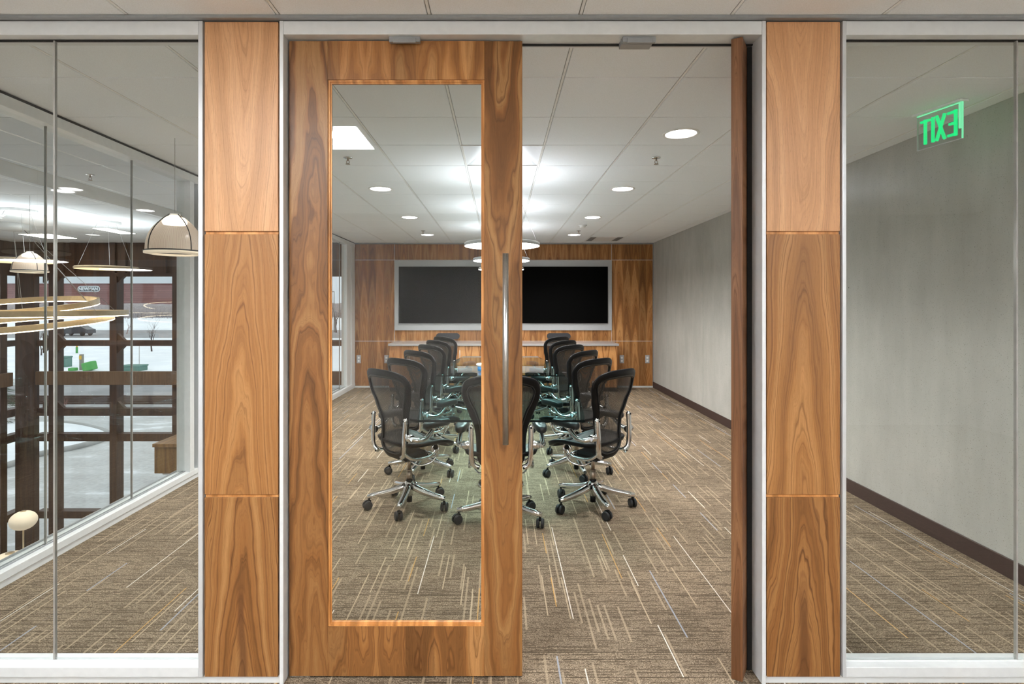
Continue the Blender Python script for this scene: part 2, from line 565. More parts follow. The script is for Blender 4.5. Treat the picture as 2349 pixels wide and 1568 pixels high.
    def mesh(s, name, mats, off=(0, 0, 0)):
        me = bpy.data.meshes.new(name)
        me.from_pydata([(p[0] - off[0], p[1] - off[1], p[2] - off[2]) for p in s.v], [], s.f)
        if not isinstance(mats, (list, tuple)): mats = [mats]
        for m in mats: me.materials.append(M[m] if isinstance(m, str) else m)
        for p, a, b in zip(me.polygons, s.mi, s.sm):
            p.material_index = a; p.use_smooth = b
        me.validate(); me.update()
        return me
    def build(s, name, mats, parent=None, off=None):
        if off is None: off = WOFF.get(parent.name, (0, 0, 0)) if parent else (0, 0, 0)
        o = bpy.data.objects.new(name, s.mesh(name, mats, off))
        C.objects.link(o)
        if parent: 
            o.parent = parent
            WOFF[o.name] = off
        return o
WOFF = {}
def empty(name, loc=(0, 0, 0), kind=None, label=None, cat=None, group=None):
    """an Empty at a thing's base; parts built in world coordinates are shifted to it"""
    o = bpy.data.objects.new(name, None)
    o.empty_display_size = .1
    C.objects.link(o)
    o.location = loc
    WOFF[o.name] = tuple(loc)
    tag(o, label, cat, group, kind)
    return o
def tag(o, label=None, cat=None, group=None, kind=None):
    if label: o['label'] = label
    if cat: o['category'] = cat
    if group: o['group'] = group
    if kind: o['kind'] = kind
    return o
def struct(name, mb, mat, label=None):
    return tag(mb.build(name, mat), label, None, None, 'structure')
def copy_tree(o, parent=None):
    c = o.copy(); C.objects.link(c); c.parent = parent
    for ch in list(o.children): copy_tree(ch, c)
    return c
def crom(P, k=6, closed=False):
    P = [Vector(p) for p in P]; out = []; n = len(P)
    for i in range(n if closed else n - 1):
        g = lambda j: P[j % n] if closed else P[max(0, min(n - 1, j))]
        a, b, c, d = g(i - 1), g(i), g(i + 1), g(i + 2)
        for q in range(k):
            t = q / k
            out.append(.5 * ((2 * b) + (c - a) * t + (2 * a - 5 * b + 4 * c - d) * t * t + (3 * b - a - 3 * c + d) * t ** 3))
    if not closed: out.append(P[-1])
    return out
def text_mesh(s, size, depth, bold=0.0):
    cu = bpy.data.curves.new('lettering', 'FONT')
    cu.body = s; cu.size = size; cu.extrude = depth; cu.offset = bold
    cu.align_x = 'CENTER'; cu.align_y = 'CENTER'
    o = bpy.data.objects.new('lettering', cu); C.objects.link(o)
    bpy.context.view_layer.update()
    dg = bpy.context.evaluated_depsgraph_get()
    me = bpy.data.meshes.new_from_object(o.evaluated_get(dg))
    vs = [tuple(v.co) for v in me.vertices]; fs = [tuple(p.vertices) for p in me.polygons]
    bpy.data.objects.remove(o); bpy.data.curves.remove(cu); bpy.data.meshes.remove(me)
    mb = MB(); mb.add(vs, fs)
    return mb

# ------------------------------------------------------------ room constants (metres)
XL, XR = -2.83, 2.885          # slab edge on the atrium side, concrete wall
YF, YB = 2.29, 10.57           # face of the glazed front, back wall
HC = 2.71
GX0, GS, GY0 = .327, .61, 2.287

# floor
struct('floor', MB().box((XL, -2.6, -.35), (XR, YB + .2, 0)), 'carpet')
struct('floor_corridor_left', MB().box((-6, -2.6, -.35), (XL, 2.38, 0)), 'carpet')
struct('floor_corridor_right', MB().box((XR, -2.6, -.35), (6, 2.38, 0)), 'carpet')

# ceiling: laid-in tiles below a grid
cm = MB()
skip = {(0, 3)}
k = -16
while True:
    x0 = GX0 + GS * (k - 1) + .009; x1 = GX0 + GS * k - .009
    if x0 > 6: break
    for r in range(-9, 14):
        y0 = GY0 + GS * r + .004; y1 = GY0 + GS * (r + 1) - .004
        if k == 0 and r == 3: continue            # the square luminaire sits here
        a0, a1 = x0, x1
        if y0 > 2.2:
            if a0 > XR: continue
            a1 = min(a1, XR - .002)
        b1 = min(y1, YB - .015)
        cm.box((a0, y0, HC), (a1, b1, HC + .018), 0, .0025)
    k += 1
cl = struct('ceiling', cm, 'tile')
gm = MB()
gm.box((-10, -3.2, HC + .006), (GX0 - GS - .001, YB + .1, HC + .012))
gm.box((GX0 + .001, -3.2, HC + .006), (6.2, YB + .1, HC + .012))
gm.box((GX0 - GS - .001, -3.2, HC + .006), (GX0 + .001, GY0 + 3 * GS, HC + .012))
gm.box((GX0 - GS - .001, GY0 + 4 * GS, HC + .006), (GX0 + .001, YB + .1, HC + .012))
gm.box((-10.2, -3.3, HC + .25), (6.4, YB + .6, HC + .3))
gm.build('ceiling_grid', 'grid', cl)
rn = MB()
for k in range(-15, 10):
    x = GX0 + GS * k
    y1 = YB - .01 if x < XR else 2.25
    rn.box((x - .0055, -3.1, HC + .0012), (x + .0055, y1, HC + .0058))
rn.build('grid_runner', 'white', cl)

# back wall, veneered
wb = empty('wall_back', (0, YB, 0), 'structure')
MB().box((XL, YB + .02, 0), (XR, YB + .12, HC)).build('backing', 'brown', wb)
w_back = wood('book_matched_walnut', leaf=.145, seed=4.0, tone=.86, dark=.8)
w_back2 = wood('book_matched_walnut_upper', leaf=.145, seed=8.3, tone=.72, dark=.8)
XS1, XS2, ZS1, ZS2 = -1.97, 2.10, .87, 2.39
g = .003
for (a, b, c, d, mt) in ((-2.72, XS1, .03, ZS1, w_back), (XS1, XS2, .03, ZS1, w_back), (XS2, 2.872, .03, ZS1, w_back),
                     (-2.72, XS1, ZS1, ZS2, w_back), (XS1, XS2, ZS1, ZS2, w_back), (XS2, 2.872, ZS1, ZS2, w_back),
                     (-2.72, XS1, ZS2, 2.685, w_back2), (XS1, XS2, ZS2, 2.685, w_back2), (XS2, 2.872, ZS2, 2.685, w_back2)):
    MB().box((a + g, YB, c + g), (b - g, YB + .02, d - g)).build('veneer_panel', mt, wb)
tm = MB()
for z in (ZS1, ZS2): tm.box((-2.72, YB + .001, z - .003), (2.872, YB + .006, z + .003))
for x in (XS1, XS2): tm.box((x - .003, YB + .001, .03), (x + .003, YB + .006, 2.685))
tm.build('metal_reveal', 'alu', wb)
t1 = MB(); t1.box((-2.74, YB - .012, .0), (2.885, YB + .02, .03)); struct('baseboard_back', t1, 'alu')
t1 = MB(); t1.box((-2.74, YB - .01, 2.685), (2.885, YB + .02, 2.715)); t1.box((2.872, YB - .008, .03), (2.885, YB + .02, 2.685))
struct('trim_1', t1, 'alud')

# right wall, cast concrete panels with open joints
wr = MB()
ys = [1.9, 3.15, 5.7, 8.0, 9.72, YB + .2]
for a, b in zip(ys[:-1], ys[1:]):
    wr.box((XR, a + .004, 0), (XR + .15, b - .004, HC + .02), 0, .004)
wr.box((XR + .02, 1.9, 0), (XR + .16, YB + .2, HC + .02))
struct('wall_right', wr, 'concrete')
struct('baseboard_right', MB().box((XR - .012, 2.42, 0), (XR, YB, .11), 0, .003), 'base')

# corridor and outer shell behind the camera
struct('wall_corridor_back', MB().box((-6, -2.7, -.35), (6, -2.6, HC)), 'wallw')
struct('wall_corridor_right', MB().box((6, -2.7, -.35), (6.1, 2.4, HC)), 'wallw')
struct('wall_corridor_left', MB().box((-6.1, -2.7, -.35), (-6, 2.4, HC)), 'wallw')
struct('wall_beyond_right', MB().box((XR + .16, 2.3, 0), (6.1, 2.4, HC)), 'wallw')
struct('wall_atrium_front', MB().box((-9.2, 2.3, -3.3), (XL - .01, 2.4, HC)), 'wallw')
struct('wall_below_floor', MB().box((XL - .02, 2.4, -3.3), (XL + .1, YB + .2, -.35)), 'wallw')

# ------------------------------------------------------------ glazed front
def sidelight(name, x0, x1, xpost, joint):
    w = empty(name, ((x0 + x1) / 2, YF, 0), 'structure')
    f = MB()
    f.box((x0, YF, 2.638), (x1, 2.385, 2.695), 0, .0015)
    f.build('head_frame', 'alu', w)
    f = MB(); f.box((x0, YF, .03), (x1, 2.385, .070), 0, .0015)
    f.box((x0, 2.343, .070), (x1, 2.348, .078)); f.box((x0, 2.328, .070), (x1, 2.332, .076))
    f.build('sill_frame', 'alu', w)
    f = MB(); f.box((xpost[0], YF - .002, .03), (xpost[1], 2.39, 2.695), 0, .0015)
    f.build('post', 'alul', w)
    MB().box((x0, 2.333, .07), (joint - .003, 2.343, 2.64)).build('glass_pane', 'glass', w)
    MB().box((joint + .003, 2.333, .07), (x1, 2.343, 2.64)).build('glass_pane', 'glass', w)
    MB().box((joint - .003, 2.331, .07), (joint + .003, 2.345, 2.64)).build('glass_joint', 'joint', w)
    f = MB(); f.box((x0, 2.330, 2.634), (x1, 2.346, 2.6385)); f.build('seal', 'gasket', w)
    return w
sidelight('window_1', XL + .012, -1.224, (-1.224, -1.206), -1.843)
sidelight('window_2', 1.408, XR - .001, (1.393, 1.408), 2.141)

w_groove = wood('walnut_groove_highlight', 0, 0, 3.0, dark=.2, tone=1.25)  # paler wood paints in the light caught by the panel edges
def pier(name, x0, x1, mats):
    w = empty(name, ((x0 + x1) / 2, YF, 0), 'structure')
    MB().box((x0 - .004, 2.318, .02), (x1 + .004, 2.40, HC - .01)).build('backing', 'alud', w)
    zs = [(.030, .759), (.771, 1.829), (1.841, 2.692)]
    rv = MB()
    for z in (.759, 1.829): rv.box((x0 + .001, YF + .010, z), (x1 - .001, 2.318, z + .012))
    rv.build('groove_highlight', w_groove, w)
    for (a, b), m in zip(zs, mats):
        MB().box((x0, YF + .002, a), (x1, 2.318, b), 0, .0015).build('veneer_panel', m, w)
    return w
# veneer figure differs panel by panel (offsets are relative to the pier's own centre)
PK = dict(c1=(.56, .280, .125), c2=(.72, .41, .21))
wp = [wood('walnut_pier_lower', .0, -.35, 2.2, dark=1.2, tone=.66, heart=(.030, .50), freq=20), wood('walnut_pier_middle', .0, -.6, 5.1, dark=.8, tone=.77, bro=.6, freq=22, wob=.4),
      wood('walnut_pier_upper', .01, 0, 7.7, flip=-1, dark=.45, tone=1.06, bro=.35, freq=26, wob=.3, **PK)]
wq = [wood('walnut_pier_lower_right', .0, -.35, 2.9, dark=1.2, tone=.66, heart=(.034, .46), freq=20), wood('walnut_pier_middle_right', .0, -.5, 6.1, dark=.85, tone=.77, bro=.6, freq=22, wob=.4),
      wood('walnut_pier_upper_right', -.01, 0, 9.4, flip=-1, dark=.4, tone=1.12, bro=.35, freq=26, wob=.3, **PK)]
pier('wall_front_left', -1.200, -.901, wp)
pier('wall_front_right', 1.087, 1.385, wq)

b = MB(); b.box((XL + .012, 2.302, 0), (-.894, 2.39, .03)); b.box((1.082, 2.302, 0), (XR - .013, 2.39, .03))
struct('baseboard_front', b, 'alu')
b = MB(); b.box((-6, 2.268, 2.697), (6, 2.288, 2.7095), 0, .001); b.box((-2.83, 2.288, 2.697), (2.885, 2.40, 2.7095))
struct('trim_2', b, 'alud')

# door frame
df = empty('trim_3', (.094, YF, 0), 'structure')
MB().box((-.878, YF, 2.640), (1.066, 2.41, 2.695), 0, .0015).build('door_head', 'alu', df)
MB().box((-.894, YF - .002, 0), (-.878, 2.41, 2.695), 0, .0015).build('door_jamb', 'alu', df)
MB().box((1.066, YF - .002, 0), (1.082, 2.41, 2.695), 0, .0015).build('door_jamb', 'alu', df)
s_ = MB(); s_.box((-.878, 2.372, 2.634), (1.066, 2.384, 2.640)); s_.box((-.878, 2.380, 0), (-.866, 2.392, 2.63)); s_.box((1.046, 2.380, 0), (1.066, 2.41, 2.63))
s_.build('brush_seal', 'gasket', df)
for x0, x1 in ((-.452, -.326), (.505, .640)):
    s_ = MB(); y0 = 2.306
    s_.box((x0, y0, 2.618), (x1, 2.326, 2.640), 0, .001); s_.box((x0 + .016, y0 - .006, 2.612), (x1 - .016, y0 + .004, 2.632), 0, .001)
    if x0 > 0: s_.box((x0 - .003, 2.326, 2.616), (x1 - .01, 2.372, 2.640), 0, .001)
    s_.build('door_stop_plate', 'alud', df)

# doors (local frame: hinge side at x=0, leaf along +x, thickness +y, corridor face at y=0)
DW, DT, DZ0, DZ1 = .964, .044, .008, 2.632
w_st1 = wood('walnut_door_hinge_stile', .09, -.3, 12.4, dark=.9, tone=.59, wob=.85, freq=17, bro=1.15)
w_st2 = wood('walnut_door_lock_stile', .88, -.6, 15.2, flip=-1, dark=.8, tone=.60, wob=.75, freq=17, bro=1.15)
w_rt = wood('walnut_door_top_rail', leaf=.105, seed=1.4, dark=.6, tone=.80)
w_rb = wood('walnut_door_bottom_rail', leaf=.12, seed=3.9, flip=-1, dark=1.1, tone=.66, wob=.8)
w_edge = wood('walnut_door_edge', .0, .0, 21.0, dark=1.1, tone=.66, side=2.6, freq=24, c1=(.32, .14, .06), c2=(.42, .2, .09))
w_bead = wood('walnut_glazing_bead', .0, .0, 2.0, dark=.2, tone=1.25)
def door(name, mirror, loc, rz):
    root = empty(name, (0, 0, 0), 'structure')
    X0, X1, Z0, Z1 = .160, .807, .212, 2.473
    def bx(nm, a, b, m, bev=.0012):
        q = MB(); q.box(a, b, 0, bev)
        if mirror: 
            q.v = [(-p[0], p[1], p[2]) for p in q.v]; q.f = [f[::-1] for f in q.f]
        return q.build(nm, m, root)
    bx('stile', (0, 0, DZ0), (X0, DT, DZ1), w_edge if mirror else w_st1)
    bx('stile', (X1, 0, DZ0), (DW, DT, DZ1), w_st2)
    bx('rail', (X0, .0002, Z1), (X1, DT - .0002, DZ1), w_rt, 0)
    bx('rail', (X0, .0002, DZ0), (X1, DT - .0002, Z0), w_rb, 0)
    bd = MB()
    for (e, ya, yb) in ((.007, .006, .018), (.013, .012, .018), (.007, .026, .038)):
        bd.box((X0, ya, Z0), (X1, yb, Z0 + e)); bd.box((X0, ya, Z1 - e), (X1, yb, Z1))
        bd.box((X0, ya, Z0 + e), (X0 + e, yb, Z1 - e)); bd.box((X1 - e, ya, Z0 + e), (X1, yb, Z1 - e))
    if mirror: 
        bd.v = [(-p[0], p[1], p[2]) for p in bd.v]; bd.f = [f[::-1] for f in bd.f]
    bd.build('glazing_bead', w_bead, root)
    bx('glass_pane', (X0, .018, Z0), (X1, .026, Z1), 'glassd', 0)
    s = -1 if mirror else 1
    hx = .894 * s
    h = MB(); h.cyl((hx, -.060, .98), (hx, -.060, 1.749), .0122, 20)
    ho = h.build('pull_handle', 'steel', root)
    h = MB()
    for z in (1.065, 1.66): h.cyl((hx, -.052, z), (hx, 0, z), .006, 12)
    h.build('standoff', 'steel', ho)
    h = MB(); h.box((s * .0, .004, .0005), (s * .09, .04, DZ0 - .0005)); h.build('pivot_plate', 'chrome', root)
    root.location = loc; root.rotation_euler = (0, 0, rz)
    return root
d1 = door('door_1', False, (-.870, 2.330, 0), 0)
d1['label'] = 'walnut framed glass door leaf standing closed with steel pull bar'
rz = math.atan2(.85, .53)
# the open leaf: hinge edge near the right jamb, leaf pointing into the room
d2 = door('door_2', True, (.951, 2.315, 0), rz + PI)
d2['label'] = 'walnut framed glass door leaf swung open beside right jamb'

# ------------------------------------------------------------ atrium-side glass wall
gw = empty('window_3', (-2.76, 6.4, 0), 'structure')
y0, y1 = 2.41, 10.05
f = MB(); f.box((-2.82, y0, .042), (-2.70, YB - .02, .088), 0, .002); f.box((-2.81, y0, 0), (-2.712, YB - .02, .042)); f.build('sill_frame', 'alu', gw)
f = MB(); f.box((-2.768, y0, .088), (-2.764, y1, .096)); f.box((-2.746, y0, .088), (-2.742, y1, .096))
f.box((-2.826, y0, .0), (-2.82, YB - .02, .10)); f.build('glazing_channel', 'alud', gw)
f = MB(); f.box((-2.82, y0, 2.625), (-2.70, YB - .02, 2.69), 0, .002); f.build('head_frame', 'alu', gw)
f = MB(); f.box((-2.81, y0, 2.69), (-2.712, YB - .02, HC - .001)); f.build('shadow_gap', 'shadowgap', gw)
f = MB(); f.box((-2.82, 4.92, .088), (-2.70, 4.985, 2.625), 0, .002); f.build('post', 'alu', gw)
f = MB(); f.box((-2.82, 5.05, .088), (-2.70, 5.10, 2.625), 0, .002); f.build('post', 'alul', gw)
f = MB(); f.box((-2.82, 4.985, .088), (-2.76, 5.05, 2.625)); f.build('post_infill', 'alud', gw)
f = MB(); f.box((-2.82, 10.05, .088), (-2.72, 10.30, 2.625), 0, .002); f.box((-2.82, 10.31, .088), (-2.705, YB - .02, 2.625), 0, .002); f.build('post', 'alu', gw)
js = [y0, 3.42, 4.22, 4.92]
js2 = [5.10] + [4.96 + .79 * i for i in range(1, 7)] + [10.05]
for seq in (js, js2):
    for a, b_ in zip(seq[:-1], seq[1:]):
        MB().box((-2.760, a + .003, .09), (-2.750, b_ - .003, 2.625)).build('glass_pane', 'glass', gw)
    for a in seq[1:-1]:
        MB().box((-2.762, a - .003, .09), (-2.748, a + .003, 2.625)).build('glass_joint', 'joint', gw)
# printed film band on the glass, read from the atrium side
fb = MB(); fb.box((-2.7615, 2.45, 2.262), (-2.7610, 4.90, 2.345)); fb.box((-2.7625, 2.45, 2.342), (-2.7605, 4.90, 2.347))
band = fb.build('film_band', 'film', gw)
fd = MB()
yy = 2.50
def wave(fd, ya, yb, zc):
    n = 12; up = []; lo = []
    for i in range(n + 1):
        t = i / n; y = ya + (yb - ya) * t
        z = zc + .011 * math.cos(PI * t)
        w = .0045 * math.sin(PI * t) ** .6 + .0006
        up.append((-2.7632, y, z + w)); lo.append((-2.7632, y, z - w))
    fd.add(up + lo, [(i, i + 1, n + 2 + i, n + 1 + i) for i in range(n)])
while yy < 4.8:
    for r in range(3):
        ya = yy + .03 * r; yb_ = ya + .125
        if not (yb_ > 3.28 and ya < 3.62): wave(fd, ya, yb_, 2.322 - .02 * r)
    yy += .135
fd.build('film_waves', 'filmd', gw)
for (s, sz, zc, yc) in (('PKG', .055, 2.318, 3.47), ('CONTRACTING, INC.', .024, 2.278, 3.42)):
    tmz = text_mesh(s, sz, .0004, .0006)
    tmz.xform(Matrix.Translation((-2.7640, yc, zc)) @ Matrix(((0, 0, -1, 0), (-1, 0, 0, 0), (0, 1, 0, 0), (0, 0, 0, 1))))
    tmz.build('film_lettering', 'filmd', gw)

# ------------------------------------------------------------ atrium: timber window walls
YW = 10.5
def atrium_windows():
    w = empty('window_4', (-5.9, YW, -3.2), 'structure')
    xs = [-8.29, -7.16, -6.0, -4.85, -3.7]
    f = MB()
    for x in xs: f.box((x - .065, YW - .06, -3.25), (x + .065, YW + .14, 2.1))
    f.box((-2.86, YW - .04, -3.25), (-2.83, YW + .14, 2.1))
    f.build('mullion', 'brown', w)
    f = MB()
    for (a, b) in ((.785, .89), (-.51, -.37), (-.98, -.84), (-2.41, -2.28), (-3.25, -3.12)): f.box((-8.6, YW - .045, a), (-2.84, YW + .12, b))
    f.build('transom', 'brown', w)
    f = MB()
    L = [(2.09, .89), (.785, -.37)]
    ex = [-8.55] + xs
    for x in ex:
        x_ = x + .065
        for (t, b) in L:
            for (zz, sg) in ((t, -1), (b, 1)):
                s = .13
                vs = [(x_, YW - .03, zz), (x_ + s, YW - .03, zz), (x_, YW - .03, zz + sg * s), (x_, YW + .04, zz), (x_ + s, YW + .04, zz), (x_, YW + .04, zz + sg * s)]
                f.add(vs, [(0, 1, 2), (3, 5, 4), (0, 3, 4, 1), (1, 4, 5, 2), (2, 5, 3, 0)])
    f.build('gusset', 'brown', w)
    f = MB()
    f.box((-8.6, YW + .02, 2.09), (-2.84, YW + .12, HC + .01))
    for i in range(6):
        x = -8.2 + i * .95
        f.box((x, YW - .03, 2.10), (x + .10, YW + .02, HC)); f.box((x + .22, YW - .03, 2.10), (x + .30, YW + .02, HC))
    f.box((-8.6, YW - .05, 2.075), (-2.84, YW + .02, 2.14))
    f.build('fascia', 'brown', w)
    MB().box((-8.6, YW + .05, -3.2), (-2.84, YW + .06, 2.1)).build('glass_pane', 'glass', w)
    # return wall on the left
    w2 = empty('window_5', (-9.0, 8.0, -3.2), 'structure')
    f = MB()
    for y in (10.17, 9.0, 7.9, 6.6, 5.3, 4.0): f.box((-9.14, y - .065, -3.25), (-8.94, y + .065, 2.1))
    f.build('mullion', 'brown', w2)
    f = MB()
    for (a, b) in ((.785, .89), (-.51, -.37), (-.98, -.84), (-2.41, -2.28), (-3.25, -3.12)): f.box((-9.12, 2.4, a), (-8.955, YW + .1, b))
    f.box((-9.12, 2.4, 2.09), (-8.96, YW + .1, HC + .01))
    f.build('transom', 'brown', w2)
    MB().box((-9.06, 2.4, -3.2), (-9.05, YW + .1, 2.1)).build('glass_pane', 'glass', w2)
atrium_windows()
struct('trim_4', MB().box((-8.93, YW - .12, -3.3), (-8.58, YW + .02, HC + .01), 0, .01), 'brown')
struct('trim_5', MB().box((-8.52, YW - .16, .08), (-2.85, YW - .07, .325), 0, .005), 'brownl')
struct('trim_6', MB().box((-8.90, 2.5, .08), (-8.80, YW - .30, .325), 0, .005), 'brownl')
struct('floor_atrium', MB().box((-9.2, 2.3, -3.4), (XL, YW + .1, -3.2)), 'lobby')
bk = empty('trim_7', (-4.05, 9.3, -1.03), 'structure')
w_bk = wood('walnut_bulkhead', leaf=.3, seed=6.0, dark=.5, tone=.42, c1=(.50, .25, .07), c2=(.6, .33, .1))
MB().box((-5.22, 8.52, -1.00), (XL - .03, 10.2, -.60), 0, .004).build('wood_box', w_bk, bk)
MB().box((-5.24, 8.50, -.60), (XL - .03, 10.22, -.55), 0, .004).build('wood_cap', w_bk, bk)
MB().box((-5.12, 8.56, -1.03), (XL - .03, 10.2, -1.00)).build('white_soffit', 'white', bk)

# ------------------------------------------------------------ outdoors
GZ = -3.2
struct('ground_snow', MB().box((-420, YW + 26, GZ - .3), (260, 700, GZ)), 'snow')
struct('ground_driveway', MB().box((-120, YW + .2, GZ - .3), (90, YW + 26, GZ)), 'ice')
isl = [(-60, 22.5), (-17.6, 22.5), (-16.3, 22.0), (-14.6, 20.9), (-13.9, 19.8), (-14.0, 18.6), (-14.6, 17.4), (-14.4, 16.6), (-15.0, 15.0), (-18, 13.2), (-60, 10.9)]
struct('ground_island', MB().prism([p for p in isl][::-1], GZ, GZ + .10), 'snow')
cb = MB(); cb.tube([(p[0], p[1], GZ + .05) for p in crom([(p[0], p[1], 0) for p in isl[1:-1]], 6)], .11, 8)
struct('trim_8', cb, 'slab')
struct('road_far', MB().box((-420, 82, GZ), (260, 108, GZ + .02)), 'asphalt')
struct('road_near', MB().box((-200, 28, GZ), (160, 33.5, GZ + .02)), 'asphalt')
# snow bank beyond the road
hb = MB()
NX, NY = 70, 8
vs = []
for i in range(NX + 1):
    for j in range(NY + 1):
        x = -420 + 680 * i / NX; y = 112 + 70 * j / NY
        t = j / NY
        vs.append((x, y, GZ + .02 + 1.6 * (t ** 1.5) + .5 * t * mnoise.noise((x * .03, y * .03, 0))))
hb.add(vs, [(i * (NY + 1) + j, (i + 1) * (NY + 1) + j, (i + 1) * (NY + 1) + j + 1, i * (NY + 1) + j + 1) for i in range(NX) for j in range(NY)], 0, True)
struct('ground_bank', hb, 'snow')

bf = MB()                                       # low slatted screen in front of the drive
for i in range(5): bf.box((-60, 26.9, GZ + .02 + i * .085), (40, 26.95, GZ + .095 + i * .085))
for i in range(34): bf.box((-60 + i * 3, 26.95, GZ), (-59.9 + i * 3, 27.02, GZ + .44))
sf = bf.build('slatted_fence', 'brown')
tag(sf, 'low dark slatted fence running between driveway and snowy lawn', 'fence')

# far building
bd = empty('building', (-150, 205, GZ), None, 'red brick building with white fascia behind bare brush', 'building')
MB().box((-176, 200, GZ), (-113.5, 222, 9.3)).build('brick_wall', 'brick', bd)
MB().box((-176.6, 199.4, 9.3), (-113, 222, 12.0)).build('fascia', 'paraw', bd)
MB().box((-113.5, 202, GZ), (-104, 220, 8.2)).build('brick_wing', 'brick', bd)
sg = MB()
def pill(hw, hh, y, z0, x0, d=.2):
    pts = []
    r = hh
    for i in range(13):
        a = -PI / 2 + PI * i / 12; pts.append((x0 + hw - r + r * math.cos(a), z0 + r * math.sin(a)))
    for i in range(13):
        a = PI / 2 + PI * i / 12; pts.append((x0 - hw + r + r * math.cos(a), z0 + r * math.sin(a)))
    m_ = MB(); m_.prism(pts, 0, d)
    m_.v = [(p[0], y - p[2], p[1]) for p in m_.v]; m_.f = [f[::-1] for f in m_.f]
    return m_
sx, sz = -145.6, 7.35
p1 = pill(3.95, 1.05, 199.9, sz, sx).build('sign_border', 'signw', bd)
p2 = pill(3.72, .84, 199.68, sz, sx, .1).build('sign_panel', 'signd', p1)
tx = text_mesh('NEWMAN', 1.62, .03, .045)
tx.xform(Matrix.Translation((sx, 199.5, sz)) @ Matrix.Rotation(PI / 2, 4, 'X') @ Matrix.Diagonal((.93, 1, 1, 1)))
tx.build('sign_lettering', 'signw', p1)
# brush belt
br = MB()
NX = 220
vs = []
for i in range(NX + 1):
    x = -330 + 520 * i / NX
    h = 2.1 + 1.3 * mnoise.noise((x * .06, 3, 0)) + .8 * mnoise.noise((x * .4, 1, 0))
    for (yy_, z) in ((168, GZ), (167, h - 2.5), (170, h - .6), (176, h)): vs.append((x, yy_ + 1.5 * mnoise.noise((x * .3, z, 0)), z))
br.add(vs, [(i * 4 + j, (i + 1) * 4 + j, (i + 1) * 4 + j + 1, i * 4 + j + 1) for i in range(NX) for j in range(3)], 0, False)
for i in range(2600):
    x = random.uniform(-320, 170); y = random.uniform(160, 168); h = random.uniform(3.2, 6.3)
    dx = random.uniform(-.8, .8); w_ = random.uniform(.05, .14)
    br.add([(x - w_, y, GZ), (x + w_, y, GZ), (x + dx, y, GZ + h), (x, y + w_, GZ)], [(0, 1, 2), (1, 3, 2), (3, 0, 2)])
bo = br.build('brush_thicket', 'twig')
tag(bo, 'dense belt of grey leafless brush along the far snow field', 'brush', None, 'stuff')

def bare_tree(loc, h, label, seed, group='bare trees in the snow field', mat='bark', leafy=False):
    rnd = random.Random(seed)
    root = empty('bare_tree', loc, None, label, 'tree', group)
    tr = MB(); brn = MB()
    def grow(p, d, L, r, lev, mb):
        pts = [p]; rr = [r]
        q = p.copy(); dd = d.copy()
        n = 3
        for i in range(n):
            dd = (dd + Vector((rnd.uniform(-.18, .18), rnd.uniform(-.18, .18), rnd.uniform(-.02, .14)))).normalized()
            q = q + dd * (L / n); pts.append(q.copy()); rr.append(r * (1 - .5 * (i + 1) / n))
        mb.tube(pts, rr, 5 if lev < 2 else 3, cap=False)
        if lev >= 4: return
        for i in range(3 if lev < 3 else 3):
            k = rnd.choice([1, 2, 3]); a = rnd.uniform(0, 2 * PI); tl = rnd.uniform(.45, .95)
            nd = (dd + Vector((math.cos(a) * tl, math.sin(a) * tl, .15))).normalized()
            grow(pts[k], nd, L * rnd.uniform(.55, .8), rr[k] * .65, lev + 1, brn)
    grow(Vector(loc), Vector((0, 0, 1)), h * .42, h * .022, 0, tr)
    tr.build('trunk', mat, root); brn.build('branches', 'redleaf' if leafy else mat, root)
    return root
bare_tree((-28.4, 98, GZ), 7.2, 'bare tree on snow seen through the narrow far window, biggest crown', 3)
bare_tree((-26.6, 84, GZ), 4.6, 'small bare tree left of bigger bare tree in narrow far window', 5)
bare_tree((-28.2, 112, GZ), 8.0, 'bare tree with upright crown behind the pair in the narrow far window', 9)
bare_tree((-43.5, 53.5, GZ), 3.2, 'young bare tree on the snow beside big corner post', 12)
bare_tree((-35.8, 58, GZ), 4.0, 'thin bare tree on the snow behind green utility cabinet', 14)
bare_tree((-80, 88, GZ), 8.5, 'tall bare tree outside left of big corner post', 16)
bare_tree((-17.0, 21.5, GZ + .1), 1.9, 'low russet shrub on snowy island beside driveway', 18, 'russet shrubs on the island', 'bark', True)
bare_tree((-61.5, 93, GZ), 3.0, 'tiny russet tree on the roadside snow right of car', 20, 'bare trees in the snow field', 'redleaf')
ev = MB()
for i in range(900):
    a = random.uniform(0, 2 * PI); t = random.random(); r = 1.1 * (1 - t) + .1
    r *= random.uniform(.6, 1); p = Vector((-20.3 + r * math.cos(a), 22.4 + r * math.sin(a) * .7, GZ + .1 + 3.4 * t))
    d = Vector((math.cos(a), math.sin(a), -.2)) * .28
    s_ = Vector((-math.sin(a), math.cos(a), random.uniform(-.3, .3))) * .05
    ev.add([p - s_, p + s_, p + d], [(0, 1, 2)])
er = empty('evergreen_shrub', (-20.3, 22.4, GZ + .1), None, 'dark evergreen shrub outside left of big corner post', 'shrub')
ev.build('foliage', 'needle', er)
t_ = MB(); t_.cyl((-20.3, 22.4, GZ + .1), (-20.3, 22.4, GZ + 3.2), .08, 8, r2=.02); t_.build('trunk', 'bark', er)

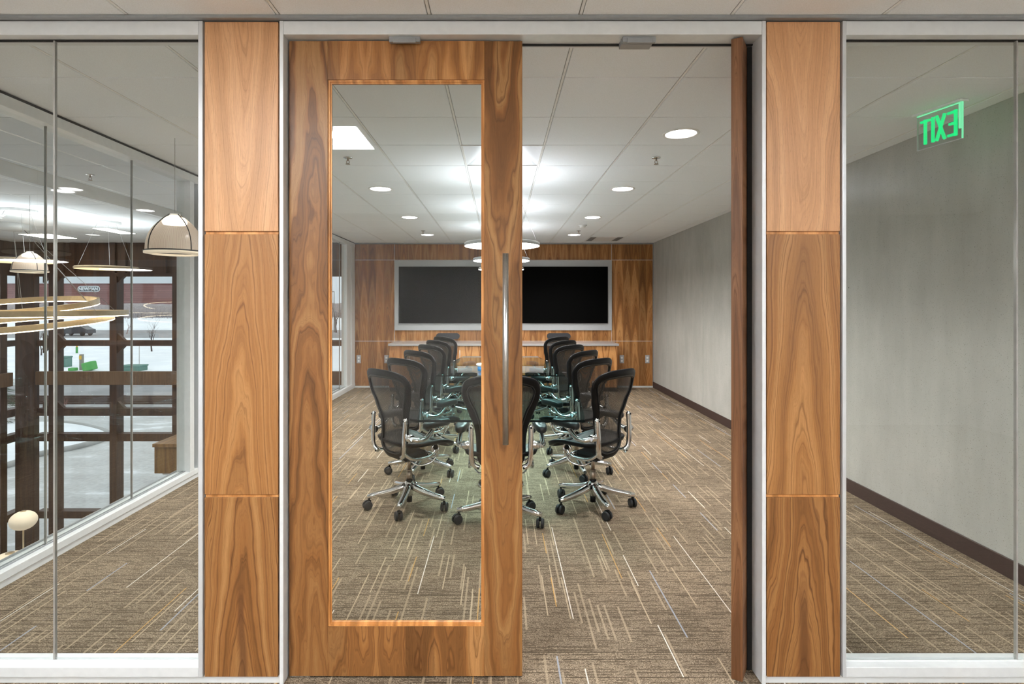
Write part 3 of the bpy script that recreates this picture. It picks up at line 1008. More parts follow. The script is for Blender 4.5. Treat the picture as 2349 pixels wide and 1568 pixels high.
u = empty('utility_cabinet', (-33.5, 43.5, GZ), None, 'green metal utility cabinet standing on the snow', 'utility box')
MB().box((-33.8, 43.2, GZ), (-33.2, 43.8, GZ + .70), 0, .02).build('cabinet_body', 'green', u)
MB().box((-33.84, 43.15, GZ + .70), (-33.16, 43.85, GZ + .82), 0, .04).build('cabinet_lid', 'green', u)
u = empty('marker_post', (-30.7, 41.4, GZ), None, 'grey wooden marker post with orange sign in snow', 'post')
MB().box((-30.81, 41.3, GZ), (-30.59, 41.5, GZ + 1.15), 0, .01).build('post', 'postw', u)
MB().box((-30.80, 41.27, GZ + .78), (-30.62, 41.3, GZ + 1.05)).build('sign_plate', 'orange', u)
u = MB(); u.box((-.38, -.3, 0), (.38, .3, .62), 0, .05); u.xform(Matrix.Translation((-29.75, 41.0, GZ + .02)) @ Matrix.Rotation(-.25, 4, 'Y'))
tag(u.build('green_drum', 'lime'), 'bright green ribbed box leaning beside marker post', 'box')
u = MB(); u.box((-31.2, 40.7, GZ), (-30.7, 41.1, GZ + .22), 0, .04)
tag(u.build('green_drum', 'lime'), 'low bright green box at foot of marker post', 'box')
u = empty('transformer_box', (-26.6, 41, GZ), None, 'low dark green transformer box on snow', 'utility box')
MB().box((-27.3, 40.5, GZ), (-25.9, 41.5, GZ + .30), 0, .02).build('cabinet_body', 'green', u)
MB().box((-27.35, 40.45, GZ + .30), (-25.85, 41.55, GZ + .42), 0, .03).build('cabinet_lid', 'green', u)
u = MB(); u.cyl((-28.9, 45.2, GZ), (-28.9, 45.2, GZ + 1.6), .02, 6); tag(u.build('snow_stake', 'postw'), 'thin snow marker stake above the low transformer box', 'stake')
u = empty('hydrant', (-42, 56, GZ), None, 'small green hydrant on the snow with orange cap', 'hydrant')
MB().cyl((-42, 56, GZ), (-42, 56, GZ + .6), .1, 10).build('hydrant_body', 'lime', u)
MB().cyl((-42, 56, GZ + .6), (-42, 56, GZ + .72), .08, 10).build('hydrant_cap', 'orange', u)
u = MB(); u.tube([(-29.2, 99.5, GZ), (-29.2, 99.5, GZ + 7.2)], [.12, .07], 8); u.box((-29.9, 99.3, GZ + 7.1), (-29.2, 99.7, GZ + 7.25))
tag(u.build('street_lamp', 'postw'), 'slim street lamp on the far snow', 'street lamp')
# car on the far road
ca = empty('car', (-66, 88, GZ), None, 'dark car driving on far road with red tail light', 'car')
cb = MB()
prof = [(-2.3, .35), (-2.35, .85), (-2.0, 1.0), (-1.2, 1.08), (-.5, 1.52), (1.1, 1.55), (1.9, 1.12), (2.3, 1.0), (2.35, .4)]
pl = [(p[0] - 66, p[1]) for p in prof]
cb.prism(pl, 0, 1.8); cb.v = [(p[0], 88.9 - p[2], GZ + p[1]) for p in cb.v]
cb.build('car_body', 'carp', ca)
for x in (-67.5, -64.5):
    for ya in (87.05, 88.70):
        w_ = MB(); w_.cyl((x, ya, GZ + .34), (x, ya + .22, GZ + .34), .33, 14); w_.build('wheel', 'rubber', ca)
MB().box((-68.38, 87.08, GZ + .75), (-67.7, 87.12, GZ + .9)).build('tail_lamp', 'emtail', ca)

# ------------------------------------------------------------ ceiling fixtures
def downlight(x, y, label, group, r=.10):
    root = empty('recessed_downlight', (x, y, HC), None, label, 'ceiling light', group)
    q = MB(); q.lathe([(r + .022, -.0005), (r + .02, -.005), (r + .004, -.006), (r, .004)], (x, y, HC), 32); q.build('trim_ring', 'white', root)
    q = MB(); q.lathe([(.0, -.002), (r, -.002), (r, -.001), (0, -.001)], (x, y, HC), 32); q.build('lens', 'emdown', root)
    ld = bpy.data.lights.new('downlight_beam', 'AREA')
    ld.shape = 'DISK'; ld.size = .16; ld.energy = L_DOWN; ld.spread = math.radians(115); ld.color = (1.0, .985, .965)
    lo = bpy.data.objects.new('downlight_beam', ld); C.objects.link(lo); lo.parent = root; lo.location = (0, 0, -.008)
    return root
sd = {1: 'right', -1: 'left'}
for i, y in enumerate((3.84, 5.66, 7.49, 9.33)):
    for s in (1, -1):
        o = ['nearest the glass doors', 'second from the glass doors', 'third from the glass doors', 'nearest the wood back wall'][i]
        downlight(.02 + 1.215 * s, y, 'round recessed downlight in %s row of room ceiling, %s' % (sd[s], o), 'recessed downlights over the room')
def sprinkler(x, y, label):
    root = empty('sprinkler', (x, y, HC), None, label, 'sprinkler', 'ceiling sprinklers')
    q = MB(); q.lathe([(0, -.001), (.036, -.001), (.034, -.006), (.012, -.009), (0, -.009)], (x, y, HC), 20); q.build('escutcheon', 'chrome', root)
    q = MB(); q.cyl((x, y, HC - .008), (x, y, HC - .028), .007, 10)
    q.tube([(x - .010, y, HC - .026), (x - .013, y, HC - .038), (x - .003, y, HC - .052)], .0025, 6); q.tube([(x + .010, y, HC - .026), (x + .013, y, HC - .038), (x + .003, y, HC - .052)], .0025, 6)
    q.lathe([(0, -.052), (.018, -.052), (.018, -.055), (0, -.055)], (x, y, HC), 14); q.build('deflector', 'bronze', root)
for s in (1, -1):
    sprinkler(.02 + 1.22 * s, 4.46, 'small pendent sprinkler nearer the doors on %s side of ceiling' % sd[s])
    sprinkler(.02 + 1.22 * s, 8.84, 'small pendent sprinkler near wood back wall on %s side of ceiling' % sd[s])
sprinkler(-3.66, 5.04, 'small sprinkler on atrium ceiling beyond the left glass wall')
q = MB(); q.lathe([(0, -.04), (.035, -.04), (.045, -.028), (.045, -.015), (.062, -.012), (.062, -.0005), (0, -.0005)], (1.21, 8.22, HC), 24)
tag(q.build('smoke_detector', 'white'), 'round white smoke detector on room ceiling', 'smoke detector')
vt = empty('ceiling_vent', (1.83, 9.9, HC), None, 'return air grille in the ceiling beside wood back wall', 'vent')
MB().box((1.545, 9.62, HC - .006), (2.12, 10.19, HC - .001)).build('vent_frame', 'white', vt)
q = MB()
for i in range(9): q.box((1.56 + i * .011, 9.64, HC - .012), (1.566 + i * .011, 10.17, HC - .006)); q.box((2.02 + i * .011, 9.64, HC - .012), (2.026 + i * .011, 10.17, HC - .006))
q.build('louver', 'alud', vt)

# square recessed luminaire in the middle lane
lt = empty('recessed_luminaire', (.022, GY0 + 3.5 * GS, HC), None, 'square recessed ceiling luminaire with shiny sloped sides above table', 'ceiling light')
x0, x1 = GX0 - GS - .001, GX0 + .001; ya, yb_ = GY0 + 3 * GS + .003, GY0 + 4 * GS - .003
q = MB(); 
q.box((x0, ya, HC - .004), (x1, ya + .014, HC + .0055)); q.box((x0, yb_ - .014, HC - .004), (x1, yb_, HC + .01)); q.box((x0, ya + .014, HC - .004), (x0 + .014, yb_ - .014, HC + .01)); q.box((x1 - .014, ya + .014, HC - .004), (x1, yb_ - .014, HC + .01))
q.build('luminaire_frame', 'white', lt)
q = MB(); a = .014; i_ = .15; zt = HC + .075
vs = [(x0 + a, ya + a, HC), (x1 - a, ya + a, HC), (x1 - a, yb_ - a, HC), (x0 + a, yb_ - a, HC), (x0 + i_, ya + i_, zt), (x1 - i_, ya + i_, zt), (x1 - i_, yb_ - i_, zt), (x0 + i_, yb_ - i_, zt)]
q.add(vs, [(0, 4, 5, 1), (1, 5, 6, 2), (2, 6, 7, 3), (3, 7, 4, 0)]); q.build('reflector', 'alul', lt)
q = MB(); q.add(vs[4:], [(0, 1, 2, 3)[::-1]]); q.box((x0 + i_ + .04, ya + i_ + .04, zt - .03), (x1 - i_ - .04, yb_ - i_ - .04, zt - .012)); q.build('centre_basket', 'white', lt)

def disc_pendant(x, y, z, r, label, group, em, wires=3, upl=True, cat='pendant light', can=.11, rim='alul', upm='emup'):
    root = empty('disc_pendant', (x, y, z), None, label, cat, group)
    q = MB(); q.lathe([(r * .985, .0), (r, .006), (r, .026), (r * .97, .034), (r * .86, .036)], (x, y, z), 48); q.build('rim', rim, root)
    q = MB(); q.lathe([(0, .001), (r * .985, .001)][::-1], (x, y, z), 48); q.build('diffuser', em, root)
    q = MB()
    if upl:
        q.lathe([(0, .037), (r * .80, .037)], (x, y, z), 48); q.build('uplight', upm, root)
    q = MB(); q.lathe([(0, .030), (r * .97, .034)], (x, y, z), 48); q.build('housing', 'white', root)
    q = MB(); q.lathe([(0, HC - .03 - z), (can, HC - .03 - z), (can, HC - .001 - z)], (x, y, z), 24); q.build('canopy', 'white', root)
    for i in range(wires):
        a = PI / 2 + 2 * PI * i / wires + (.52 if wires == 3 else 0)
        q = MB(); q.cyl((x + r * .93 * math.cos(a), y + r * .93 * math.sin(a), z + .033), (x + can * .7 * math.cos(a), y + can * .7 * math.sin(a), HC - .02), .0016, 6)
        q.build('suspension_wire', 'wire', root)
    return root
disc_pendant(.022, 5.02, 2.065, .337, 'lit disc pendant over the glass table, nearest the doors', 'disc pendants over the table', 'empend')
disc_pendant(.022, 6.68, 2.065, .337, 'lit disc pendant over the glass table, second from doors', 'disc pendants over the table', 'empend')
disc_pendant(.022, 8.34, 2.065, .337, 'lit disc pendant over the glass table, farthest from doors', 'disc pendants over the table', 'empend')

# corridor troffers: first known from its reflection, the others added unseen for light
for i, (kx, r_) in enumerate(((-2, -3), (-3, -4), (3, -4), (-4, -7), (5, -7))):
    xa = GX0 + GS * (kx - 1) + .01
    ya = GY0 + GS * r_ + .01
    t_ = empty('corridor_troffer', (xa + .3, ya + .3, HC), None, 'square corridor ceiling light, %s' % ['nearest the closed door leaf', 'added before the left wood pier', 'added before the right wood pier', 'added farther back on the left', 'added farther back on the right'][i], 'ceiling light', 'corridor ceiling lights')
    q = MB(); q.box((xa, ya, HC - .006), (xa + .59, ya + .59, HC - .001)); q.build('troffer_frame', 'white', t_)
    q = MB(); q.box((xa + .03, ya + .03, HC - .010), (xa + .56, ya + .56, HC - .006)); q.build('troffer_lens', 'emtrof', t_)

for (x, y, l_) in ((3.1, -1.25, 'right'), (-2.7, -1.25, 'left'), (.38, -1.6, 'middle')):  # added unseen uplights that brighten the corridor ceiling
    disc_pendant(x, y, 2.0, .337, 'added unseen uplight disc in the corridor, %s one' % l_, 'added uplight discs in the corridor', 'empend', upm='emup_added')

# reflection of a corridor exit sign, built as a hung glowing panel
ex = empty('exit_sign_reflection', (2.60, 3.335, 2.69), None, 'reflected EXIT sign built as a hanging panel with glowing green mirrored letters', 'exit sign reflection')
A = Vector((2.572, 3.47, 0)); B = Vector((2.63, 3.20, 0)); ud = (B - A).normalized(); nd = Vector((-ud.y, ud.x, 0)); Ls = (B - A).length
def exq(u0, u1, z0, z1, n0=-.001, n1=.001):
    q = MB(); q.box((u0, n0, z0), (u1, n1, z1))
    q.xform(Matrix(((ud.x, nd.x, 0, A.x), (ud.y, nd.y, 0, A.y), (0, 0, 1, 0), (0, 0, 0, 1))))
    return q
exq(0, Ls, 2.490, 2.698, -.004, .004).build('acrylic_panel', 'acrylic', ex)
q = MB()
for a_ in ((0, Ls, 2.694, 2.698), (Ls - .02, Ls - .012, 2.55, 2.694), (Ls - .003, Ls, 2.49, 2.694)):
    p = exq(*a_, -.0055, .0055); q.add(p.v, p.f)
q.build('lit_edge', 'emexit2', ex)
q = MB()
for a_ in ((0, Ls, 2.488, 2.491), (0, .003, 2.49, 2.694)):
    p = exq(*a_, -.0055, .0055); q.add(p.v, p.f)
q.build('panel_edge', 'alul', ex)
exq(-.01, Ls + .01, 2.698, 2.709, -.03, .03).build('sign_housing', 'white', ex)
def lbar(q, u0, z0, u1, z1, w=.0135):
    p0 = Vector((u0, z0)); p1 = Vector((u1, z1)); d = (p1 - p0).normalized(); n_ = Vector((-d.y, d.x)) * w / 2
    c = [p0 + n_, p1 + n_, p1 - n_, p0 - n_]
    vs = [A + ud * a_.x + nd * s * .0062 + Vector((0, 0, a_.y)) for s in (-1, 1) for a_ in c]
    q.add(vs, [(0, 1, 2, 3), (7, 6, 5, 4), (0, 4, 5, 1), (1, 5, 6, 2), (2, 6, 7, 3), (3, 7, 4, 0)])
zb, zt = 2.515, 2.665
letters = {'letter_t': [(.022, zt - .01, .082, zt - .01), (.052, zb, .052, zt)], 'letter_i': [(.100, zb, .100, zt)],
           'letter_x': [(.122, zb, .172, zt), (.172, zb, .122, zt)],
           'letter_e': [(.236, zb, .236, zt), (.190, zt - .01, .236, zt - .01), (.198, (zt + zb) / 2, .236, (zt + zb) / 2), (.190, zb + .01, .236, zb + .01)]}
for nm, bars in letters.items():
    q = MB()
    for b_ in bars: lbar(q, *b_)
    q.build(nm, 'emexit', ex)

# ------------------------------------------------------------ displays, credenza, outlets
tv = empty('display_surround', (.07, YB, 1.07), None, 'long grey glass panel framing black screens on wood back wall', 'wall panel')
MB().box((-1.962, YB - .03, 1.074), (2.101, YB - .001, 2.382), 0, .002).build('glass_panel', 'tvframe', tv)
for x0, x1, w_ in ((-1.88, .062, 'left'), (.078, 2.02, 'right')):
    t_ = empty('wall_display', ((x0 + x1) / 2, YB - .03, 1.205), None, 'black switched off wide wall display, %s one of pair' % w_, 'television', 'wall displays')
    MB().box((x0, YB - .06, 1.205), (x1, YB - .0305, 2.262), 0, .002).build('display_case', 'blk', t_)
    MB().box((x0 + .004, YB - .0615, 1.209), (x1 - .004, YB - .0602, 2.258)).build('screen', 'screen', t_)
for xc, w_ in ((-.965, 'left'), (1.104, 'right')):
    pts = []
    for i in range(13):
        a = -PI / 2 + PI * i / 12; pts.append((xc + .165 + .055 * math.cos(a), .965 + .055 * math.sin(a)))
    for i in range(13):
        a = PI / 2 + PI * i / 12; pts.append((xc - .165 + .055 * math.cos(a), .965 + .055 * math.sin(a)))
    root = empty('wall_speaker', (xc, YB, .965), None, 'dark pill shaped speaker on wood wall below screen, %s one' % w_, 'speaker', 'speakers below the screens')
    q = MB(); q.prism(pts, .012, .07); q.v = [(p[0], YB - p[2], p[1]) for p in q.v]; q.build('speaker_body', 'cloth', root)
    q = MB(); q.box((xc - .05, YB - .012, .94), (xc + .05, YB - .0005, .99)); q.build('wall_bracket', 'blk', root)
ct = tag(MB().box((-1.974, 9.97, .821), (2.113, YB - .001, .861), 0, .002).build('credenza_worktop', 'counter'), 'long grey stone worktop on the wood credenza', 'worktop')
w_cab = wood('walnut_cabinet_doors', leaf=.2, seed=13.0, dark=.6, tone=.92)
cab0 = None
cl_ = ['leftmost', 'second from left', 'middle', 'second from right', 'rightmost']
for i in range(5):
    xa = -1.96 + .811 * i
    if cab0 is None:
        root = empty('credenza_cabinet', (xa, 10.57, 0))
        MB().box((xa + .001, 10.02, .08), (xa + .810, YB - .001, .820)).build('cabinet_body', w_cab, root)
        MB().box((xa + .001, 10.08, 0), (xa + .810, YB - .02, .08)).build('toe_kick', 'base', root)
        for k_ in (0, 1):
            q = MB(); q.box((xa + .004 + .4035 * k_, 10.0, .085), (xa + .4025 + .4035 * k_, 10.019, .815), 0, .001); dr = q.build('cabinet_door', w_cab, root)
            hx = xa + .4035 + (.042 if k_ else -.042)
            q = MB(); q.cyl((hx, 9.972, .555), (hx, 9.972, .745), .006, 10); q.cyl((hx, 9.972, .57), (hx, 10.0, .57), .004, 8); q.cyl((hx, 9.972, .73), (hx, 10.0, .73), .004, 8)
            q.build('door_handle', 'alul', dr)
        cab0 = root
    else:
        root = copy_tree(cab0); root.location = (xa, 10.57, 0)
    tag(root, 'walnut two door credenza cabinet under worktop, %s of five' % cl_[i], 'cabinet', 'credenza cabinets')
for i, (x, d_) in enumerate(((-2.64, 'wood wall beside left glass wall'), (-2.12, 'wood wall just left of credenza'), (2.29, 'wood wall just right of credenza'), (2.77, 'wood wall beside concrete wall'))):
    root = empty('wall_outlet', (x, YB, .53), None, 'grey power outlet on ' + d_, 'outlet', 'wall outlets')
    MB().box((x - .04, YB - .007, .455), (x + .04, YB - .0005, .608), 0, .002).build('cover_plate', 'outlet', root)
    for z in (.50, .56):
        q = MB(); q.box((x - .017, YB - .009, z - .018), (x + .017, YB - .007, z + .018), 0, .001); q.build('socket', 'white', root)

# ------------------------------------------------------------ glass table
tb = empty('conference_table', (.011, 6.4, 0), None, 'long glass topped conference table with chrome column feet', 'table')
def table_poly(ya, yb_, n=14):
    L = []
    for i in range(n + 1):
        y = ya + (yb_ - ya) * i / n
        t = (y - 6.4) / 2.46
        L.append((.585 + .155 * (1 - t * t), y))
    return [(.011 + w, y) for w, y in L] + [(.011 - w, y) for w, y in L[::-1]]
for a, b_ in ((3.93, 6.455), (6.465, 8.86)):
    q = MB(); q.prism(table_poly(a, b_), .725, .740, 0, 1); q.build('glass_top', ['glasst', 'glasse'], tb)
for y in (4.86, 6.46, 7.95):
    q = MB(); q.lathe([(0, 0), (.20, 0), (.20, .012), (.19, .018), (.05, .022), (.042, .03), (.042, .68), (.10, .70), (.10, .712), (0, .712)], (.011, y, 0), 32)
    pl_ = q.build('pedestal', 'chrome', tb)
    for k_ in range(6):
        q = MB(); a = 2 * PI * k_ / 6; q.cyl((.011 + .15 * math.cos(a), y + .15 * math.sin(a), .018), (.011 + .15 * math.cos(a), y + .15 * math.sin(a), .026), .008, 8); q.build('bolt', 'blk', pl_)
    q = MB()
    for a in (0, PI / 2):
        dx, dy = .30 * math.cos(a), .30 * math.sin(a)
        q.tube([(.011 - dx, y - dy, .716), (.011 + dx, y + dy, .716)], .009, 8)
    q.build('support_arm', 'chrome', pl_)
q = empty('drink_can', (-.235, 6.9, .740), None, 'blue and white can standing on glass table left side', 'can')
MB().cyl((-.235, 6.9, .7405), (-.235, 6.9, .79), .035, 20).build('can_body', 'can', q)
t_ = MB(); t_.lathe([(0, .094), (.03, .093), (.05, .085), (.052, .07), (.03, .052), (0, .05)], (-.235, 6.9, .74), 20); t_.build('white_bowl', 'white', q)

# ------------------------------------------------------------ office chair
def chair_proto():
    root = empty('office_chair', (0, 0, 0))
    # back: outline (u, z), reclined and cupped
    half = [(0, 1.075), (.10, 1.073), (.18, 1.062), (.240, 1.035), (.268, .985), (.270, .93), (.252, .86), (.222, .79), (.195, .72), (.178, .65), (.172, .58), (.168, .50), (.140, .435), (.07, .402), (0, .398)]
    yk = [(.42, -.150), (.50, -.165), (.58, -.155), (.68, -.160), (.80, -.195), (.92, -.235), (1.08, -.275)]
    def yb2(z):
        if z <= yk[0][0]: return yk[0][1]
        for (a, ya), (b, yb_) in zip(yk[:-1], yk[1:]):
            if z <= b:
                t = (z - a) / (b - a); t = t * t * (3 - 2 * t); return ya + (yb_ - ya) * t
        return yk[-1][1]
    def ybz(z): return (yb2(z - .03) + yb2(z) * 2 + yb2(z + .03)) / 4
    P3 = lambda u, z, o=0: Vector((u, ybz(z) + .85 * u * u + o, z))
    R = [(p.x, p.y) for p in crom([(u, z, 0) for u, z in half], 4)]
    full = R + [(-u, z) for u, z in R[1:-1][::-1]]
    n = len(full)
    pts = []; U = []; V = []; prof = []
    cen = []
    for i in range(n):
        a = Vector(full[i - 1]); b = Vector(full[(i + 1) % n]); d = (b - a).normalized()
        nrm = Vector((d.y, -d.x))
        if nrm.dot(Vector((0, .75)) - Vector(full[i])) < 0: nrm = -nrm
        z = full[i][1]
        hw = .026 + .009 * max(0, min(1, (z - .95) / .1)) + .006 * max(0, 1 - abs(z - .8) / .15)
        c = Vector(full[i]) + nrm * hw
        cen.append((c.x + nrm.x * hw * .55, c.y + nrm.y * hw * .55))
        p = P3(c.x, c.y); q = P3(c.x + nrm.x * .01, c.y + nrm.y * .01)
        u_ = (q - p).normalized(); pts.append(p); U.append(u_)
        t_ = (P3(*b) - P3(*a)).normalized(); V.append(t_.cross(u_).normalized())
        prof.append([(hw * math.cos(2 * PI * k_ / 10), .013 * math.sin(2 * PI * k_ / 10)) for k_ in range(10)])
    MB().sweep(pts, U, V, prof, True).build('back_frame', 'blk', root)
    rim = MB(); rim.tube([p - Vector((0, .012, -.0)) for p in [P3(c[0], c[1]) for c in cen]], .0035, 6, closed=True)
    rim.build('back_mesh_rim', 'pad', root)
    m = len(R)
    K = 12; vs = []; fs = []
    for i in range(m):
        c = cen[i]
        for k_ in range(K + 1):
            s = -1 + 2 * k_ / K; vs.append(P3(c[0] * s, c[1]))
    for i in range(m - 1):
        for k_ in range(K):
            fs.append((i * (K + 1) + k_, i * (K + 1) + k_ + 1, (i + 1) * (K + 1) + k_ + 1, (i + 1) * (K + 1) + k_))
    MB().add(vs, fs, 0, True).build('back_mesh', 'backm', root)
    # seat
    def zs(x, y):
        z = .512 + .30 * x * x
        if y > .06: z -= 1.25 * (y - .06) ** 2
        if y < -.08: z += .5 * (-.08 - y) ** 2
        return z
    so = [(0, .275), (.14, .270), (.21, .245), (.245, .18), (.25, .06), (.240, -.05), (.215, -.12), (.14, -.140), (0, -.145)]
    Rs = [(p.x, p.y) for p in crom([(a, b, 0) for a, b in so], 4)]
    fulls = Rs + [(-a, b) for a, b in Rs[1:-1][::-1]]
    n = len(fulls); pts = []; U = []; V = []
    for i in range(n):
        a = Vector(fulls[i - 1]); b = Vector(fulls[(i + 1) % n]); d = (b - a).normalized()
        x, y = fulls[i]; pts.append(Vector((x, y, zs(x, y) - .006)))
        u_ = Vector((-d.y, d.x, 0)); U.append(u_); V.append(Vector((0, 0, 1)))
    MB().sweep(pts, U, V, [(.022, .010), (.006, .018), (-.012, .014), (-.024, 0), (-.016, -.018), (.012, -.016)], True).build('seat_frame', 'blk', root)
    vs = []; fs = []; m = len(Rs)
    for i in range(m):
        x, y = Rs[i]
        for k_ in range(K + 1):
            s = -1 + 2 * k_ / K; vs.append((x * s, y, zs(x * s, y) + .004 - .016 * (1 - s * s)))
    for i in range(m - 1):
        for k_ in range(K): fs.append((i * (K + 1) + k_, i * (K + 1) + k_ + 1, (i + 1) * (K + 1) + k_ + 1, (i + 1) * (K + 1) + k_))
    MB().add(vs, fs, 0, True).build('seat_mesh', 'seatm', root)
    for s in (1, -1):
        q = MB()   # upright chrome rail and the link that carries the seat
        pts_ = crom([(s * .205, -.185, .715), (s * .205, -.188, .66), (s * .203, -.192, .58), (s * .200, -.192, .50), (s * .188, -.188, .455), (s * .150, -.183, .432)], 4)
        q.tube(pts_, [.0155] * len(pts_), 12, flat=1.25)
        q.lathe([(0, .016), (.010, .014), (.0155, .006), (.0155, 0)], (s * .205, -.185, .712), 12)
        rail = q.build('back_rail', 'chrome', root)
        q = MB(); q.cyl((s * .205, -.206, .708), (s * .205, -.200, .708), .007, 10); q.cyl((s * .155, -.205, .435), (s * .155, -.200, .435), .007, 10); q.build('screw', 'blk', rail)
        q = MB()
        q.tube(crom([(s * .196, -.188, .47), (s * .215, -.13, .425), (s * .222, -.04, .412), (s * .222, .04, .425), (s * .222, .075, .46)], 5), .013, 10, flat=.9)
        q.tube(crom([(s * .222, .055, .44), (s * .223, .045, .475), (s * .223, .065, .503), (s * .223, .09, .500), (s * .223, .105, .475), (s * .222, .10, .44), (s * .18, .11, .40), (s * .12, .10, .38)], 4), .009, 8)
        lk = q.build('seat_link', 'chrome', root)
        q = MB(); q.cyl((s * .212, .073, .48), (s * .238, .073, .48), .016, 14); q.build('pivot_cap', 'blk', lk)
        q = MB()
        q.cyl((s * .205, -.175, .585), (s * .262, -.165, .585), .027, 18)
        q.tube(crom([(s * .262, -.165, .582), (s * .284, -.13, .572), (s * .292, -.07, .578), (s * .290, -.02, .612), (s * .286, .005, .640)], 5), [.017] * 21, 12)
        q.lathe([(0, .003), (.028, .0), (.03, -.008), (.014, -.02)], (s * .286, .01, .648), 14)
        am = q.build('arm_bracket', 'chrome', root)
        # pad: rounded slab
        q = MB(); ol = []
        for k_ in range(28):
            a = 2 * PI * k_ / 28; cx = math.cos(a); sy = math.sin(a)
            ol.append((.043 * math.copysign(abs(cx) ** .7, cx), .128 * math.copysign(abs(sy) ** .75, sy)))
        rows = [(.80, .648), (1.0, .658), (1.03, .675), (.96, .690), (.74, .697), (0.01, .698)]
        vs = []
        rr = Matrix.Rotation(s * .12, 2)
        for (k1, z) in rows:
            for (a, b) in ol:
                v2 = rr @ Vector((a * k1, b * (k1 if k1 < .5 else (1 - (1 - k1) * .4))))
                vs.append((s * .278 + v2.x, .045 + v2.y, z - .0 - .006 * (b / .128) ** 2))
        fs = [(r * 28 + k_, r * 28 + (k_ + 1) % 28, (r + 1) * 28 + (k_ + 1) % 28, (r + 1) * 28 + k_) for r in range(5) for k_ in range(28)]
        q.add(vs, fs, 0, True); q.add(vs[:28], [tuple(range(28))[::-1]])
        q.build('armrest_pad', 'pad', root)
    q = MB(); q.box((-.085, -.10, .365), (.085, .115, .425), 0, .02); q.box((-.06, .09, .355), (.06, .15, .40), 0, .015)
    me_ = q.build('tilt_mechanism', 'blk', root)
    q = MB(); q.cyl((-.20, .115, .405), (.20, .115, .405), .010, 10); q.tube(crom([(.09, -.05, .37), (.15, -.02, .345), (.19, .06, .36), (.2, .1, .40)], 4), .007, 8); q.tube(crom([(-.09, -.05, .37), (-.15, -.02, .345), (-.19, .06, .36), (-.2, .1, .40)], 4), .007, 8)
    q.build('torsion_bar', 'chrome', me_)
    q = MB(); q.cyl((0, 0, .275), (0, 0, .368), .014, 14); q.cyl((0, 0, .195), (0, 0, .275), .021, 14, r2=.0205); q.lathe([(.021, 0), (.024, .003), (.024, .009), (.014, .01)], (0, 0, .272), 14)
    lf = q.build('gas_lift', 'bronze', root)
    q = MB(); q.cyl((0, 0, .19), (0, 0, .206), .027, 16); q.cyl((0, 0, .035), (0, 0, .085), .022, 14); q.build('lift_collar', 'blk', lf)
    q = MB(); q.lathe([(.024, .196), (.034, .190), (.042, .165), (.040, .13), (.027, .105), (.025, .082), (0, .082)], (0, 0, 0), 24); q.build('base_hub', 'chrome', root)
    def leg(a):
        q = MB(); N = 7; pts_ = []; U = []; V = []; pr = []
        d = Vector((math.cos(a), math.sin(a), 0)); sd_ = Vector((-d.y, d.x, 0))
        for i in range(N + 1):
            t = i / N; r = .025 + .290 * t; z = .158 - .062 * t - .010 * math.sin(PI * t)
            w = .028 - .008 * t; h = .027 - .007 * t
            if i == N: w *= .7; h *= .7
            pts_.append(d * r + Vector((0, 0, z))); U.append(sd_); V.append(Vector((0, 0, 1)))
            pr.append([(w * math.copysign(abs(math.cos(b)) ** .8, math.cos(b)), h * math.copysign(abs(math.sin(b)) ** .8, math.sin(b))) for b in [2 * PI * k_ / 12 for k_ in range(12)]])
        q.sweep(pts_, U, V, pr)
        return q.build('leg', 'chrome', root)
    def caster(a, sw):
        d = Vector((math.cos(a), math.sin(a), 0)) * .302
        q = MB()
        R_ = Matrix.Translation(d) @ Matrix.Rotation(sw, 4, 'Z')
        for sx in (-1, 1):
            q.tube([(sx * .006, .012, .033), (sx * .009, .012, .033), (sx * .022, .012, .033), (sx * .026, .012, .033)], [.030, .033, .033, .027], 20)
        q.xform(R_)
        w_ = q.build('caster', 'rubber', root)
        q = MB(); q.cyl((0, 0, .06), (0, 0, .085), .008, 10)
        q.tube(crom([(0, .040, .045), (0, .02, .064), (0, 0, .066), (0, -.012, .056)], 3), .0085, 8)
        q.xform(R_); q.build('caster_stem', 'blk', w_)
    return root, leg, caster
croot, legf, casf = chair_proto()
for k_ in range(5):
    a = math.radians(90 + 72 * k_)
    legf(a); casf(a, a + [.9, -1.2, 2.1, .3, -2.0][k_])
def place_chair(o, x, y, yaw, baserot, label, group):
    """seat turned by yaw, five-star base turned on its own column"""
    o.location = (x, y, 0); o.rotation_euler = (0, 0, yaw)
    for ch in o.children:
        if ch.name.split('.')[0] in ('leg', 'caster', 'base_hub'):
            ch.rotation_euler = (0, 0, baserot - yaw)
    tag(o, label, 'chair', group)
CG = 'mesh office chairs around the table'
place_chair(croot, .01, 4.03, 0.0, math.radians(27), 'black mesh office chair at near end of glass table, back to the doors', CG)
ordn = ['nearest the doors', 'second from the doors', 'third from the doors', 'fourth from the doors', 'fifth from the doors', 'farthest from the doors']
rj = random.Random(4)
for i in range(6):
    y = 4.33 + .86 * i
    for s in (1, -1):
        c = copy_tree(croot)
        x = .705 * s + (0.0 if i == 0 else rj.uniform(-.02, .02)) + .012
        yaw = s * math.radians(45 + (0 if i == 0 else rj.uniform(-4, 4)))
        br_ = math.radians(48 if s > 0 else 31) + (0 if i == 0 else rj.uniform(-.5, .5))
        place_chair(c, x, y, yaw, br_, 'black mesh office chair on %s side of glass table, %s' % (sd[s], ordn[i]), CG)

